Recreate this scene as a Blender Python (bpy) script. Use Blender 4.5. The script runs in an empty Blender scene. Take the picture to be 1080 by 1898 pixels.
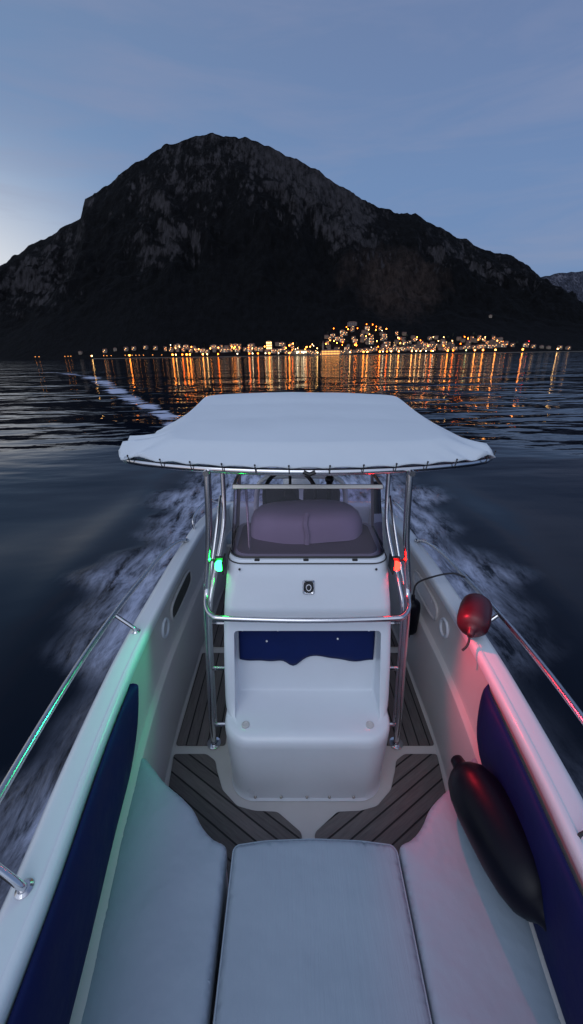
import bpy, bmesh, math, random
import numpy as np
from mathutils import Vector, Matrix, noise, Quaternion
random.seed(7)
sc = bpy.context.scene
COL = sc.collection
PI = math.pi

# ------------------------------------------------------------------ helpers
def link(o, parent=None):
    COL.objects.link(o)
    if parent is not None:
        o.parent = parent
    return o

def tag(o, label=None, cat=None, group=None, kind=None):
    if label: o['label'] = label
    if cat: o['category'] = cat
    if group: o['group'] = group
    if kind: o['kind'] = kind
    return o

def empty(name, loc=(0, 0, 0), rz=0, parent=None):
    o = bpy.data.objects.new(name, None)
    o.empty_display_size = .2
    o.location = loc
    o.rotation_euler = (0, 0, rz)
    return link(o, parent)

def mesh_obj(name, verts, faces, mat, parent=None, smooth=True, angle=40):
    me = bpy.data.meshes.new(name)
    me.from_pydata([tuple(v) for v in verts], [], faces)
    me.update()
    if mat is not None:
        for m in (mat if isinstance(mat, (list, tuple)) else [mat]):
            me.materials.append(m)
    bm = bmesh.new(); bm.from_mesh(me)
    bmesh.ops.recalc_face_normals(bm, faces=bm.faces)
    if smooth:
        for f in bm.faces: f.smooth = True
        ca = math.radians(angle)
        for e in bm.edges:
            if len(e.link_faces) == 2 and e.calc_face_angle(0) > ca:
                e.smooth = False
    bm.to_mesh(me); bm.free()
    o = bpy.data.objects.new(name, me)
    return link(o, parent)

class MB:
    """collects shapes, then links them as one mesh"""
    def __init__(s): s.v = []; s.f = []
    def add(s, v, f):
        n = len(s.v); s.v += [tuple(p) for p in v]; s.f += [tuple(i + n for i in q) for q in f]
        return s
    def build(s, name, mat, parent=None, smooth=True, angle=40):
        return mesh_obj(name, s.v, s.f, mat, parent, smooth, angle)

def loft(rings, closed=True, cap0=False, cap1=False):
    n = len(rings[0]); v = [p for r in rings for p in r]; f = []
    m = n if closed else n - 1
    for i in range(len(rings) - 1):
        for j in range(m):
            a = i * n + j; b = i * n + (j + 1) % n
            f.append((a, b, b + n, a + n))
    if cap0: f.append(tuple(range(n - 1, -1, -1)))
    if cap1: f.append(tuple((len(rings) - 1) * n + j for j in range(n)))
    return v, f

def spline(pts, k=6):
    """Catmull-Rom through pts"""
    P = [Vector(p) for p in pts]
    if len(P) < 3: return P
    Q = [P[0] * 2 - P[1]] + P + [P[-1] * 2 - P[-2]]
    out = []
    for i in range(1, len(Q) - 2):
        for t in range(k):
            t /= k
            a, b, c, d = Q[i - 1], Q[i], Q[i + 1], Q[i + 2]
            out.append(.5 * ((2 * b) + (c - a) * t + (2 * a - 5 * b + 4 * c - d) * t * t + (3 * b - 3 * c + d - a) * t ** 3))
    out.append(P[-1])
    return out

def tube(pts, r, n=10, smooth=False, closed=False, caps=True):
    P = spline(pts, smooth if isinstance(smooth, int) and smooth > 1 else 6) if smooth else [Vector(p) for p in pts]
    if closed: P = P[:-1] if (P[0] - P[-1]).length < 1e-5 else P
    rings = []; up = None
    L = len(P)
    for i, p in enumerate(P):
        if closed: t = (P[(i + 1) % L] - P[i - 1]).normalized()
        else: t = (P[min(i + 1, L - 1)] - P[max(i - 1, 0)]).normalized()
        if up is None:
            up = t.orthogonal().normalized()
        else:
            up = (up - t * up.dot(t)).normalized()
        s = t.cross(up)
        rr = r[i] if isinstance(r, (list, tuple)) else r
        rings.append([p + (up * math.cos(a) + s * math.sin(a)) * rr for a in (2 * PI * j / n for j in range(n))])
    if closed:
        rings.append(rings[0])
        return loft(rings)
    return loft(rings, True, caps, caps)

def box(cx, cy, cz, sx, sy, sz, rx=0, ry=0, rz=0):
    M = Matrix.Translation((cx, cy, cz)) @ Matrix.Rotation(rz, 4, 'Z') @ Matrix.Rotation(ry, 4, 'Y') @ Matrix.Rotation(rx, 4, 'X')
    v = [M @ Vector((x * sx / 2, y * sy / 2, z * sz / 2)) for x in (-1, 1) for y in (-1, 1) for z in (-1, 1)]
    f = [(0, 1, 3, 2), (4, 6, 7, 5), (0, 4, 5, 1), (2, 3, 7, 6), (0, 2, 6, 4), (1, 5, 7, 3)]
    return v, f

def ball(c, r, nu=12, nv=8, sx=1, sy=1, sz=1):
    c = Vector(c); v = [c + Vector((0, 0, -r * sz))]; f = []
    for i in range(1, nv):
        a = -PI / 2 + PI * i / nv
        for j in range(nu):
            b = 2 * PI * j / nu
            v.append(c + Vector((r * sx * math.cos(a) * math.cos(b), r * sy * math.cos(a) * math.sin(b), r * sz * math.sin(a))))
    v.append(c + Vector((0, 0, r * sz)))
    for j in range(nu):
        f.append((0, 1 + (j + 1) % nu, 1 + j))
        f.append((len(v) - 1, len(v) - 1 - nu + j, len(v) - 1 - nu + (j + 1) % nu))
    for i in range(nv - 2):
        for j in range(nu):
            a = 1 + i * nu + j; b = 1 + i * nu + (j + 1) % nu
            f.append((a, b, b + nu, a + nu))
    return v, f

def rrect(x0, x1, y0, y1, r, z, k=6, rb=None):
    """rounded rectangle ring, r = radius of the two corners at y0, rb at y1"""
    rb = r if rb is None else rb
    out = []
    for cx, cy, a0, rr in ((x1 - r, y0 + r, -PI / 2, r), (x1 - rb, y1 - rb, 0, rb), (x0 + rb, y1 - rb, PI / 2, rb), (x0 + r, y0 + r, PI, r)):
        for i in range(k + 1):
            a = a0 + PI / 2 * i / k
            out.append(Vector((cx + rr * math.cos(a), cy + rr * math.sin(a), z)))
    return out

def bevel(o, w, seg=2, ang=35):
    m = o.modifiers.new('bevel', 'BEVEL'); m.width = w; m.segments = seg
    m.limit_method = 'ANGLE'; m.angle_limit = math.radians(ang); m.harden_normals = False
    return o

def inset_poly(P, d):
    """offset a closed 2-D polygon (ccw) inwards by d"""
    n = len(P); out = []
    for i in range(n):
        a, b, c = P[i - 1], P[i], P[(i + 1) % n]
        e1 = (b - a).normalized(); e2 = (c - b).normalized()
        n1 = Vector((-e1.y, e1.x)); n2 = Vector((-e2.y, e2.x))
        m = (n1 + n2)
        if m.length < 1e-6: m = n1
        m.normalize()
        out.append(b + m * d / max(.5, m.dot(n1)))
    return out

def round_poly(P, r, k=5):
    P = [Vector(p) for p in P]; n = len(P); out = []
    for i in range(n):
        a, b, c = P[i - 1], P[i], P[(i + 1) % n]
        rr = min(r, (a - b).length * .45, (c - b).length * .45)
        p = b + (a - b).normalized() * rr; q = b + (c - b).normalized() * rr
        for j in range(k + 1):
            t = j / k
            out.append((1 - t) ** 2 * p + 2 * t * (1 - t) * b + t * t * q)
    return out

def pillow(P, z0, z1, edge=.022, puff=.006, seed=0.0):
    """padded slab over a ccw polygon: soft rim, slight crown, shallow wrinkles"""
    from mathutils.geometry import delaunay_2d_cdt
    B = []
    for a, b in zip(P, P[1:] + P[:1]):
        n = max(1, int((b - a).length / .012)); B += [a.lerp(b, k / n) for k in range(n)]
    def dist(p):
        best = 9
        for a, b in zip(P, P[1:] + P[:1]):
            ab = b - a; t = max(0, min(1, (p - a).dot(ab) / max(1e-12, ab.length_squared)))
            best = min(best, (p - a - ab * t).length)
        return best
    pts = list(B); nb = len(B)
    for d in (.0035, .009, .016, .024):
        for q in inset_poly(B, d)[::2]:
            if dist(q) > d * .93: pts.append(q)
    x0 = min(p.x for p in B); x1 = max(p.x for p in B); y0 = min(p.y for p in B); y1 = max(p.y for p in B)
    st = .026; y = max(y0, .2)
    k = 0; y = y0
    while y < y1:
        x = x0 + (st / 2 if k % 2 else 0)
        sx_ = st if y > .3 else .08
        while x < x1:
            pts.append(Vector((x, y))); x += sx_
        y += st if y > .3 else .08; k += 1
    keep = pts[:nb] + [p for p in pts[nb:] if True]
    vo, eo, fo, *_r = delaunay_2d_cdt(keep, [], [list(range(nb))], 1, 1e-5)
    V = []; ds = [dist(p) for p in vo]
    for p, d in zip(vo, ds):
        q = min(1, d / edge)
        z = z1 - edge * .8 + edge * .8 * math.sqrt(max(0, 1 - (1 - q) ** 2))
        z += puff * (1 - math.exp(-d / .05))
        w_ = noise.noise(Vector((p.x * 5 + seed, p.y * 3, seed)))
        z += .0035 * w_ * q + .002 * math.sin(p.x * 60 + 9 * w_) * math.exp(-d / .03) * q
        V.append(Vector((p.x, p.y, z)))
    bi = {}
    for k_, p in enumerate(vo):
        bi[(round(p.x, 4), round(p.y, 4))] = k_
    idx = [bi.get((round(p.x, 4), round(p.y, 4))) for p in B]
    idx = [q for q in idx if q is not None]
    F = [tuple(f) for f in fo]
    n0 = len(V)
    for q in idx: V.append(Vector((vo[q].x, vo[q].y, z0)))
    m = len(idx)
    for k_ in range(m):
        F.append((idx[k_], n0 + k_, n0 + (k_ + 1) % m, idx[(k_ + 1) % m]))
    return V, F

# ------------------------------------------------------------------ materials
def new_mat(name):
    m = bpy.data.materials.new(name); m.use_nodes = True
    nt = m.node_tree
    return m, nt, nt.nodes['Principled BSDF']

def N(nt, t, **kw):
    n = nt.nodes.new(t)
    for k, v in kw.items():
        if k == 'ins':
            for a, b in v.items(): n.inputs[a].default_value = b
        else: setattr(n, k, v)
    return n

def math_n(nt, op, a, b=None, clamp=False):
    n = nt.nodes.new('ShaderNodeMath'); n.operation = op; n.use_clamp = clamp
    for i, x in enumerate((a, b)):
        if x is None: continue
        if isinstance(x, (int, float)): n.inputs[i].default_value = x
        else: nt.links.new(x, n.inputs[i])
    return n.outputs[0]

def plain(name, col, rough=.5, metal=0, var=.12, nscale=6, bump=0, bscale=40, coat=0, sheen=0, bdist=.002):
    m, nt, b = new_mat(name)
    tc = N(nt, 'ShaderNodeTexCoord')
    nz = N(nt, 'ShaderNodeTexNoise', ins={'Scale': nscale, 'Detail': 5, 'Roughness': .6})
    nt.links.new(tc.outputs['Object'], nz.inputs['Vector'])
    mx = N(nt, 'ShaderNodeMix', data_type='RGBA')
    mx.inputs[6].default_value = (*[c * (1 - var) for c in col], 1)
    mx.inputs[7].default_value = (*[min(1, c * (1 + var)) for c in col], 1)
    nt.links.new(nz.outputs['Fac'], mx.inputs[0]); nt.links.new(mx.outputs[2], b.inputs['Base Color'])
    rr = N(nt, 'ShaderNodeMapRange', ins={'From Min': .3, 'From Max': .7, 'To Min': rough * .85, 'To Max': min(1, rough * 1.2)})
    nt.links.new(nz.outputs['Fac'], rr.inputs['Value']); nt.links.new(rr.outputs[0], b.inputs['Roughness'])
    b.inputs['Metallic'].default_value = metal
    b.inputs['Coat Weight'].default_value = coat
    b.inputs['Sheen Weight'].default_value = sheen
    if bump:
        n2 = N(nt, 'ShaderNodeTexNoise', ins={'Scale': bscale, 'Detail': 3})
        nt.links.new(tc.outputs['Object'], n2.inputs['Vector'])
        bp = N(nt, 'ShaderNodeBump', ins={'Strength': bump, 'Distance': bdist})
        nt.links.new(n2.outputs['Fac'], bp.inputs['Height']); nt.links.new(bp.outputs[0], b.inputs['Normal'])
    return m

M = {}
M['gelcoat'] = plain('white_gelcoat', (.64, .69, .75), .32, var=.05, nscale=3, bump=.15, bscale=7, coat=.25, bdist=.006)
M['liner'] = plain('cockpit_liner', (.50, .49, .49), .5, var=.08, nscale=5, bump=.2, bscale=120, bdist=.001)
M['grey_dash'] = plain('dash_moulding', (.16, .14, .16), .5, var=.1)
M['vinyl'] = plain('white_vinyl', (.27, .335, .41), .55, var=.06, nscale=2.5, bump=.8, bscale=4.5, bdist=.022, sheen=.1)
M['vinyl_mid'] = plain('striped_white_vinyl', (.27, .335, .41), .6, var=.07, nscale=3, bump=.8, bscale=4, bdist=.02)
def ribs(m, ax, scale, dist):
    nt = m.node_tree; b = nt.nodes['Principled BSDF']
    tc = N(nt, 'ShaderNodeTexCoord'); mp = N(nt, 'ShaderNodeMapping'); mp.inputs['Scale'].default_value = ax
    nt.links.new(tc.outputs['Object'], mp.inputs[0])
    nz = N(nt, 'ShaderNodeTexNoise', ins={'Scale': scale, 'Detail': 4, 'Roughness': .6}); nt.links.new(mp.outputs[0], nz.inputs['Vector'])
    bp = N(nt, 'ShaderNodeBump', ins={'Strength': .8, 'Distance': dist}); nt.links.new(nz.outputs['Fac'], bp.inputs['Height'])
    old = b.inputs['Normal'].links[0].from_socket
    nt.links.new(old, bp.inputs['Normal']); nt.links.new(bp.outputs[0], b.inputs['Normal'])
ribs(M['vinyl_mid'], (9, .7, 1), 5, .004); ribs(M['vinyl'], (1.5, 1, 1), 22, .0015); ribs(M['gelcoat'], (1, 1, 1), 3, .006)
M['navy'] = plain('navy_canvas', (.004, .009, .066), .62, var=.25, nscale=8, bump=.5, bscale=14, bdist=.006)
M['navy_pad'] = plain('navy_pad_canvas', (.004, .014, .085), .6, var=.2, nscale=9, bump=.5, bscale=16, bdist=.005)
M['canvas'] = plain('white_canvas', (.56, .62, .68), .7, var=.05, nscale=2, bump=.4, bscale=6, bdist=.01)
M['steel'] = plain('polished_steel', (.62, .62, .64), .14, metal=1, var=.08, nscale=14)
M['rail'] = plain('satin_rail_steel', (.55, .55, .57), .27, metal=1, var=.1, nscale=14)
M['alloy'] = plain('brushed_alloy', (.45, .43, .40), .35, metal=.9, var=.1)
M['black'] = plain('black_plastic', (.012, .012, .014), .4, var=.2)
M['fender'] = plain('dark_fender_vinyl', (.0015, .002, .007), .40, var=.3, bump=.3, bscale=12, bdist=.004)
M['red_fender'] = plain('maroon_fender_vinyl', (.055, .006, .013), .38, var=.2, bump=.3, bscale=10, bdist=.004)
M['rope'] = plain('dark_rope', (.03, .03, .035), .9, var=.4, nscale=80, bump=.8, bscale=200)
M['olive'] = plain('pocket_lining', (.05, .05, .042), .8, var=.2)
M['leather'] = plain('dark_seat_vinyl', (.02, .018, .025), .5, var=.2)
M['cover'] = plain('white_console_cover', (.52, .48, .56), .6, var=.06, bump=.4, bscale=6, bdist=.01)
M['snap'] = plain('snap_metal', (.85, .85, .85), .25, metal=.5)
M['cowling'] = plain('white_cowling', (.75, .77, .8), .25, coat=.4, var=.03)

def glass_mat():
    m, nt, b = new_mat('smoked_acrylic'); nt.nodes.remove(b)
    out = nt.nodes['Material Output']
    tr = N(nt, 'ShaderNodeBsdfTransparent', ins={'Color': (.64, .56, .68, 1)})
    gl = N(nt, 'ShaderNodeBsdfGlossy', ins={'Color': (.9, .9, .95, 1), 'Roughness': .04})
    fr = N(nt, 'ShaderNodeFresnel', ins={'IOR': 1.45})
    mx = N(nt, 'ShaderNodeMixShader')
    nt.links.new(fr.outputs[0], mx.inputs[0]); nt.links.new(tr.outputs[0], mx.inputs[1]); nt.links.new(gl.outputs[0], mx.inputs[2])
    nt.links.new(mx.outputs[0], out.inputs['Surface'])
    return m
M['glass'] = glass_mat()

def teak(name, ang, off=0.0, pitch=.070):
    m, nt, b = new_mat(name)
    tc = N(nt, 'ShaderNodeTexCoord')
    mp = N(nt, 'ShaderNodeMapping'); mp.inputs['Rotation'].default_value = (0, 0, ang)
    nt.links.new(tc.outputs['Object'], mp.inputs[0])
    sp = N(nt, 'ShaderNodeSeparateXYZ'); nt.links.new(mp.outputs[0], sp.inputs[0])
    q = math_n(nt, 'ADD', math_n(nt, 'MULTIPLY', sp.outputs['X'], 1 / pitch), 100 + off)
    fr = math_n(nt, 'FRACT', q)
    seam = math_n(nt, 'LESS_THAN', fr, .13)
    fl = math_n(nt, 'FLOOR', q)
    wn = N(nt, 'ShaderNodeTexWhiteNoise', noise_dimensions='1D'); nt.links.new(fl, wn.inputs['W'])
    mg = N(nt, 'ShaderNodeMapping'); mg.inputs['Scale'].default_value = (60, 5, 5)
    nt.links.new(mp.outputs[0], mg.inputs[0])
    nz = N(nt, 'ShaderNodeTexNoise', ins={'Scale': 1.5, 'Detail': 6, 'Roughness': .65}); nt.links.new(mg.outputs[0], nz.inputs['Vector'])
    f = math_n(nt, 'ADD', math_n(nt, 'MULTIPLY', nz.outputs['Fac'], .8), math_n(nt, 'MULTIPLY', wn.outputs['Value'], .3))
    cr = N(nt, 'ShaderNodeValToRGB'); nt.links.new(f, cr.inputs[0])
    cr.color_ramp.elements[0].color = (.062, .056, .058, 1); cr.color_ramp.elements[1].color = (.165, .148, .146, 1)
    cr.color_ramp.elements[0].position = .25; cr.color_ramp.elements[1].position = .85
    mx = N(nt, 'ShaderNodeMix', data_type='RGBA'); nt.links.new(seam, mx.inputs[0]); nt.links.new(cr.outputs[0], mx.inputs[6])
    mx.inputs[7].default_value = (.006, .006, .007, 1)
    nt.links.new(mx.outputs[2], b.inputs['Base Color'])
    b.inputs['Roughness'].default_value = .7
    bp = N(nt, 'ShaderNodeBump', ins={'Strength': .5, 'Distance': .003})
    nt.links.new(math_n(nt, 'SUBTRACT', nz.outputs['Fac'], seam), bp.inputs['Height']); nt.links.new(bp.outputs[0], b.inputs['Normal'])
    return m
M['teak_side'] = teak('teak_side', 0, .3)
M['teak_l'] = teak('teak_left', math.radians(-56) , .2)
M['teak_r'] = teak('teak_right', math.radians(56), .45)

def emit(name, col, strength):
    m, nt, b = new_mat(name); nt.nodes.remove(b)
    e = N(nt, 'ShaderNodeEmission', ins={'Color': (*col, 1), 'Strength': strength})
    nt.links.new(e.outputs[0], nt.nodes['Material Output'].inputs['Surface'])
    return m

for k_ in ('navy', 'navy_pad', 'fender', 'vinyl', 'vinyl_mid', 'canvas', 'liner'):
    M[k_].node_tree.nodes['Principled BSDF'].inputs['Specular IOR Level'].default_value = .18 if k_.startswith('navy') else .35
M['fender'].node_tree.nodes['Principled BSDF'].inputs['Specular IOR Level'].default_value = .2
# ------------------------------------------------------------------ rig: the boat and the camera heel together by 0.8 degree
CAMP = Vector((-.09, 0, 2.65))
HEEL = Matrix.Translation(CAMP) @ Matrix.Rotation(math.radians(.8), 4, 'Y') @ Matrix.Translation(-CAMP)
PITCH = math.atan(291 / 725)
cam = bpy.data.objects.new('camera', bpy.data.cameras.new('camera')); link(cam)
cam.data.sensor_fit = 'VERTICAL'; cam.data.sensor_height = 36; cam.data.lens = 725 / 1898 * 36
cam.data.clip_start = .02; cam.data.clip_end = 40000
cam.matrix_world = HEEL @ Matrix.Translation(CAMP) @ Matrix.Rotation(PI / 2 - PITCH, 4, 'X')
sc.camera = cam

boat = empty('motorboat')
boat.matrix_world = HEEL @ Matrix.Translation((0, 0, .25))
tag(boat, 'white open motorboat with canvas T-top, centre console and red and green navigation lights, under way', 'motorboat')

# ------------------------------------------------------------------ hull and liner
def interp(tab, y):
    if y <= tab[0][0]: return tab[0][1]
    for (a, va), (b, vb) in zip(tab, tab[1:]):
        if y <= b:
            t = (y - a) / (b - a)
            return va + (vb - va) * t
    return tab[-1][1]
BT = [(-2.0, .04), (-1.9, .18), (-1.6, .42), (-1.2, .62), (-.8, .745), (-.4, .825), (0, .875), (.4, .925), (.65, .95), (1.0, 1.01), (1.3, 1.045), (1.64, 1.08), (2.0, 1.10), (2.8, 1.10), (3.4, 1.085), (3.8, 1.05), (4.1, 1.0), (4.3, .93), (4.42, .82)]
ZT = [(-2.0, 1.12), (-1.0, 1.06), (0, .98), (.4, .95), (1.0, .90), (1.64, .87), (2.0, .855), (3.6, .85), (4.2, .80), (4.42, .74)]
def sm(tab, y):
    return sum(interp(tab, y + d) for d in (-.12, -.06, 0, .06, .12)) / 5
Bf = lambda y: sm(BT, y)
Zf = lambda y: sm(ZT, y)
def gw(y): return min(.135, Bf(y) * .5)
ys = [-2.0 + i * .1 for i in range(65)]
hull_prof = lambda B, Z, g: [(0, -.55 + .0), (B * .80, -.33), (B * .93, .10), (B - .03, Z - .26), (B - .004, Z - .13), (B + .006, Z - .115), (B + .006, Z - .085), (B - .008, Z - .07), (B - .012, Z - .03), (B - .028, Z - .008), (B - .055, Z), (B - g + .03, Z + .003), (B - g + .02, Z + .002), (B - g + .016, Z + .012), (B - g, Z + .016), (B - g - .012, Z + .010), (B - g - .018, Z - .006), (B - g - .016, Z - .035)]
rings = []
for y in ys:
    p = hull_prof(Bf(y), Zf(y), gw(y))
    bow = max(0, (-y - .6) / 1.4)
    R = [Vector((x, y, z if k else -.55 + .9 * bow ** 2)) if k > 2 or not k else Vector((x * (1 - .8 * bow), y, z + .7 * bow ** 2)) for k, (x, z) in enumerate(p)]
    L = [Vector((-q.x, q.y, q.z)) for q in R[:0:-1]]
    rings.append(L + R)
hb = MB(); hb.add(*loft(rings, False)); hull = hb.build('hull', M['gelcoat'], boat, angle=50)
# stern face of the hull
er = rings[-1]
mesh_obj('transom', [p + Vector((0, -.001, 0)) for p in er] , [tuple(range(len(er)))], M['gelcoat'], hull)

yl = [y for y in ys if -1.7 <= y <= 4.2]
rings = []
for y in yl:
    B, Z, g = Bf(y), Zf(y), gw(y); I = B - g - .016
    bow = max(0, (-y - .2)) * .25
    p = [(0, -.004 + bow), (max(.02, I - .080), -.004 + bow), (max(.02, I - .068), .012 + bow), (max(.025, I - .060), .47), (I - .054, .497), (I - .045, .505), (I - .022, .512), (I - .012, .53), (I + .004, Z - .06), (I + .002, Z - .03)]
    R = [Vector((x, y, z)) for x, z in p]
    rings.append([Vector((-q.x, q.y, q.z)) for q in R[:0:-1]] + R)
lm = MB(); lm.add(*loft(rings, False)); liner = lm.build('cockpit_liner', M['liner'], boat, angle=35)
# the rear bulkhead, a moulded bench across the stern
st = MB(); st.add(*loft([rrect(-.90, .90, 3.92, 4.34, .07, z) for z in (0, .40, .43)] , True, True, True))
bevel(st.build('stern_bench', M['liner'], boat), .02)
st = MB(); st.add(*loft([rrect(-.92, .92, 4.20 - d, 4.38 + d * .5, .05, z) for z, d in ((.40, 0), (.74, .0), (.775, -.012), (.785, -.04))], True, True, True))
st.build('stern_coaming', M['gelcoat'], boat)
st = MB(); st.add(*pillow(round_poly([(-.86, 3.94), (.86, 3.94), (.86, 4.18), (-.86, 4.18)], .05), .43, .50))
st.build('stern_cushion', M['vinyl'], boat)

# teak panels on the deck
def panel(pts, mat, r=.02):
    P = round_poly(pts, r)
    base = MB(); base.add(*loft([[Vector((p.x, p.y, .001)) for p in P], [Vector((p.x, p.y, .006)) for p in P], [Vector((p.x, p.y, .007)) for p in inset_poly(P, .003)]], True, True, True))
    return base.build('teak_panel', mat, boat, smooth=False)
for s in (-1, 1):
    def mir(pts): return [(x * s, y) for x, y in (pts if s > 0 else pts[::-1])]
    panel(mir([(.53, 1.825), (.855, 1.825), (.862, 2.69), (.53, 2.69)]), M['teak_side'])
    panel(mir([(.53, 2.77), (.862, 2.77), (.83, 3.86), (.53, 3.86)]), M['teak_side'])
    panel(mir([(.035, .9), (.70, .9), (.78, 1.2), (.85, 1.765), (.64, 1.765), (.575, 1.72), (.555, 1.66), (.50, 1.54), (.40, 1.45), (.30, 1.425), (.17, 1.42), (.035, 1.315)]), M['teak_l'] if s < 0 else M['teak_r'])

# bow seating mould and cushions
def bow_poly(side):
    """left or right bench polygon, ccw"""
    wall = [(Bf(y) - gw(y) - .045, y) for y in (-.9, -.5, 0, .4, .8, 1.1, 1.39)]
    front = [(.84, 1.40), (.78, 1.345), (.70, 1.27), (.60, 1.205), (.53, 1.15), (.48, 1.08), (.42, 1.03), (.355, 1.01)]
    inner = [(.345, .5), (.335, -.3), (.2, -.9)]
    P = wall + front + inner
    return P if side > 0 else [(-x, y) for x, y in P[::-1]]
seat = MB()
for s in (-1, 1):
    P = [Vector(p) for p in bow_poly(s)]
    P = inset_poly(round_poly(P, .03, 3), .012)
    seat.add(*loft([[Vector((p.x, p.y, z)) for p in P] for z in (.0, .40, .415)], True, True, True))
    # end face fairing up to the wall
seat.add(*box(0, .02, .20, .69, 1.9, .39))
seat.build('bow_seat_mould', M['gelcoat'], boat)
for s, nm in ((-1, 'l'), (1, 'r')):
    P = round_poly([Vector(p) for p in bow_poly(s)], .035, 4)
    P = inset_poly(P, .006)
    mb = MB(); mb.add(*pillow(P, .417, .497, .024, .010))
    o = mb.build('seat_cushion', M['vinyl'], boat, angle=60)
P = round_poly([(-.33, -.6), (.325, -.6), (.335, .3), (.345, .98), (.33, 1.0), (.2, 1.015), (0, 1.022), (-.2, 1.015), (-.315, 1.0), (-.33, .985), (-.325, .3)], .03, 4)
mb = MB(); mb.add(*pillow(P, .42, .507, .022, .012)); mid = mb.build('infill_cushion', M['vinyl_mid'], boat, angle=60)
mb = MB(); mb.add(*tube([Vector((p.x, p.y, .492)) for p in inset_poly(P, -.001)], .004, 6, closed=True)); mb.build('piping', M['vinyl'], mid)

# bolsters on the inner walls of the bow
def bolster(s):
    st = [(1.53, .0), (1.515, .12), (1.49, .30), (1.455, .52), (1.40, .80), (1.32, .98), (1.22, 1), (1.0, 1), (.7, 1), (.4, 1), (.1, 1), (-.3, 1), (-.6, .9), (-.7, .5), (-.74, .05)]
    rings = []
    for y, k in st:
        B, Z = Bf(y), Zf(y); I = B - gw(y) - .018
        top = Z - .012; bot = .525
        h = (top - bot)
        # the aft end is a tip high on the wall
        tt = top - (1 - k) * (.03 if y > 1 else .1); bb = top - h * (k ** .8) - .01 * (1 - k)
        th = .056 if s < 0 else .084 * (k ** .5) + .004
        ring = []
        n = 14
        for j in range(n):
            a = 2 * PI * j / n
            ca, sa = math.cos(a), math.sin(a)
            zz = (tt + bb) / 2 + (tt - bb) / 2 * math.copysign(abs(sa) ** .8, sa)
            lean = .0 * (tt - zz) / max(.05, h)
            xx = I + (.012 if s < 0 else .006) - th / 2 - lean * k + th / 2 * math.copysign(abs(ca) ** .9, ca)
            wob = .007 * math.sin(y * 23 + s) * k
            ring.append(Vector((s * (xx + wob * ca), y, zz)))
        rings.append(ring)
    mb = MB(); mb.add(*loft(rings, True, True, True)); o = mb.build('bolster', M['navy'], boat, angle=80)
    sb = o.modifiers.new('sub', 'SUBSURF'); sb.levels = 1; sb.render_levels = 2
    return o
bolster(-1); bolster(1)

# wall details: pocket, oval ring on either side, round caps
def wallx(y, z): 
    return Bf(y) - gw(y) - .016 - .004
for s in (-1, 1):
    def oval(y0, y1, z0, z1, d=.0, n=24, pw=.55):
        out = []
        for j in range(n):
            a = 2 * PI * j / n
            y = (y0 + y1) / 2 + (y1 - y0) / 2 * math.copysign(abs(math.cos(a)) ** pw, math.cos(a))
            z = (z0 + z1) / 2 + (z1 - z0) / 2 * math.copysign(abs(math.sin(a)) ** pw, math.sin(a))
            out.append(Vector((s * (wallx(y, z) - d), y, z)))
        return out
    if s < 0:
        R0 = oval(2.30, 2.86, .61, .76, .004)
    else:
        R0 = oval(2.30, 2.86, .61, .76, .004)
    mb = MB(); mb.add(R0, [tuple(range(len(R0)))]); pk = mb.build('wall_pocket', M['olive'] if s < 0 else M['cowling'], boat)
    mb = MB(); mb.add(*tube(R0, .011, 8, closed=True)); mb.build('pocket_rim', M['liner'], pk)
    R1 = oval(2.10, 2.22, .63, .75, .004, pw=1)
    mb = MB(); mb.add(*tube(R1, .010, 8, closed=True)); mb.build('cup_ring', M['gelcoat'], boat)

# ------------------------------------------------------------------ console
W = .472
cons = [  # z, front y, half width, front radius, back y
    (.000, 1.478, .455, .15, 2.45), (.012, 1.490, .450, .14, 2.45), (.06, 1.492, .450, .14, 2.45), (.42, 1.482, .468, .15, 2.45), (.452, 1.485, .470, .15, 2.45), (.474, 1.496, .468, .145, 2.45),
    (.487, 1.520, .462, .13, 2.45), (.490, 1.555, .462, .12, 2.45), (.495, 1.600, .466, .10, 2.45), (.520, 1.645, .472, .06, 2.45), (.58, 1.672, .474, .045, 2.45), (.75, 1.722, .476, .04, 2.45), (.98, 1.790, .474, .04, 2.45),
    (1.10, 1.822, .470, .055, 2.45), (1.25, 1.866, .458, .075, 2.44), (1.33, 1.888, .448, .085, 2.43), (1.352, 1.902, .440, .085, 2.42), (1.358, 1.925, .425, .08, 2.40)]
rings = [rrect(-w, w, yf, yb, r, z, 8, .06) for z, yf, w, r, yb in cons]
body = mesh_obj('console', *loft(rings, True, True, True), M['gelcoat'], None, angle=60)
cutp = [(1.40, .4935), (1.80, .4935), (1.815, .50), (1.825, .52), (1.885, .93), (1.885, .955), (1.87, .965), (1.40, .965)]
cw = .412
cv = [Vector((-cw, y, z)) for y, z in cutp] + [Vector((cw, y, z)) for y, z in cutp]
n = len(cutp)
cf = [tuple(range(n)), tuple(range(2 * n - 1, n - 1, -1))] + [(j, j + n, (j + 1) % n + n, (j + 1) % n) for j in range(n)]
cutter = mesh_obj('cutter', cv, cf, None, None, smooth=False)
bm_ = bmesh.new(); bm_.from_mesh(cutter.data)
bmesh.ops.recalc_face_normals(bm_, faces=bm_.faces)
bmesh.ops.bevel(bm_, geom=[e for e in bm_.edges if abs(e.verts[0].co.x - e.verts[1].co.x) < .01], offset=.02, segments=3, affect='EDGES', profile=.5)
bm_.to_mesh(cutter.data); bm_.free()
bo = body.modifiers.new('b', 'BOOLEAN'); bo.operation = 'DIFFERENCE'; bo.object = cutter; bo.solver = 'EXACT'
dg = bpy.context.evaluated_depsgraph_get()
nm = bpy.data.meshes.new_from_object(body.evaluated_get(dg))
body.modifiers.clear(); body.data = nm
bm_ = bmesh.new(); bm_.from_mesh(nm)
for f_ in bm_.faces: f_.smooth = True
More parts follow.
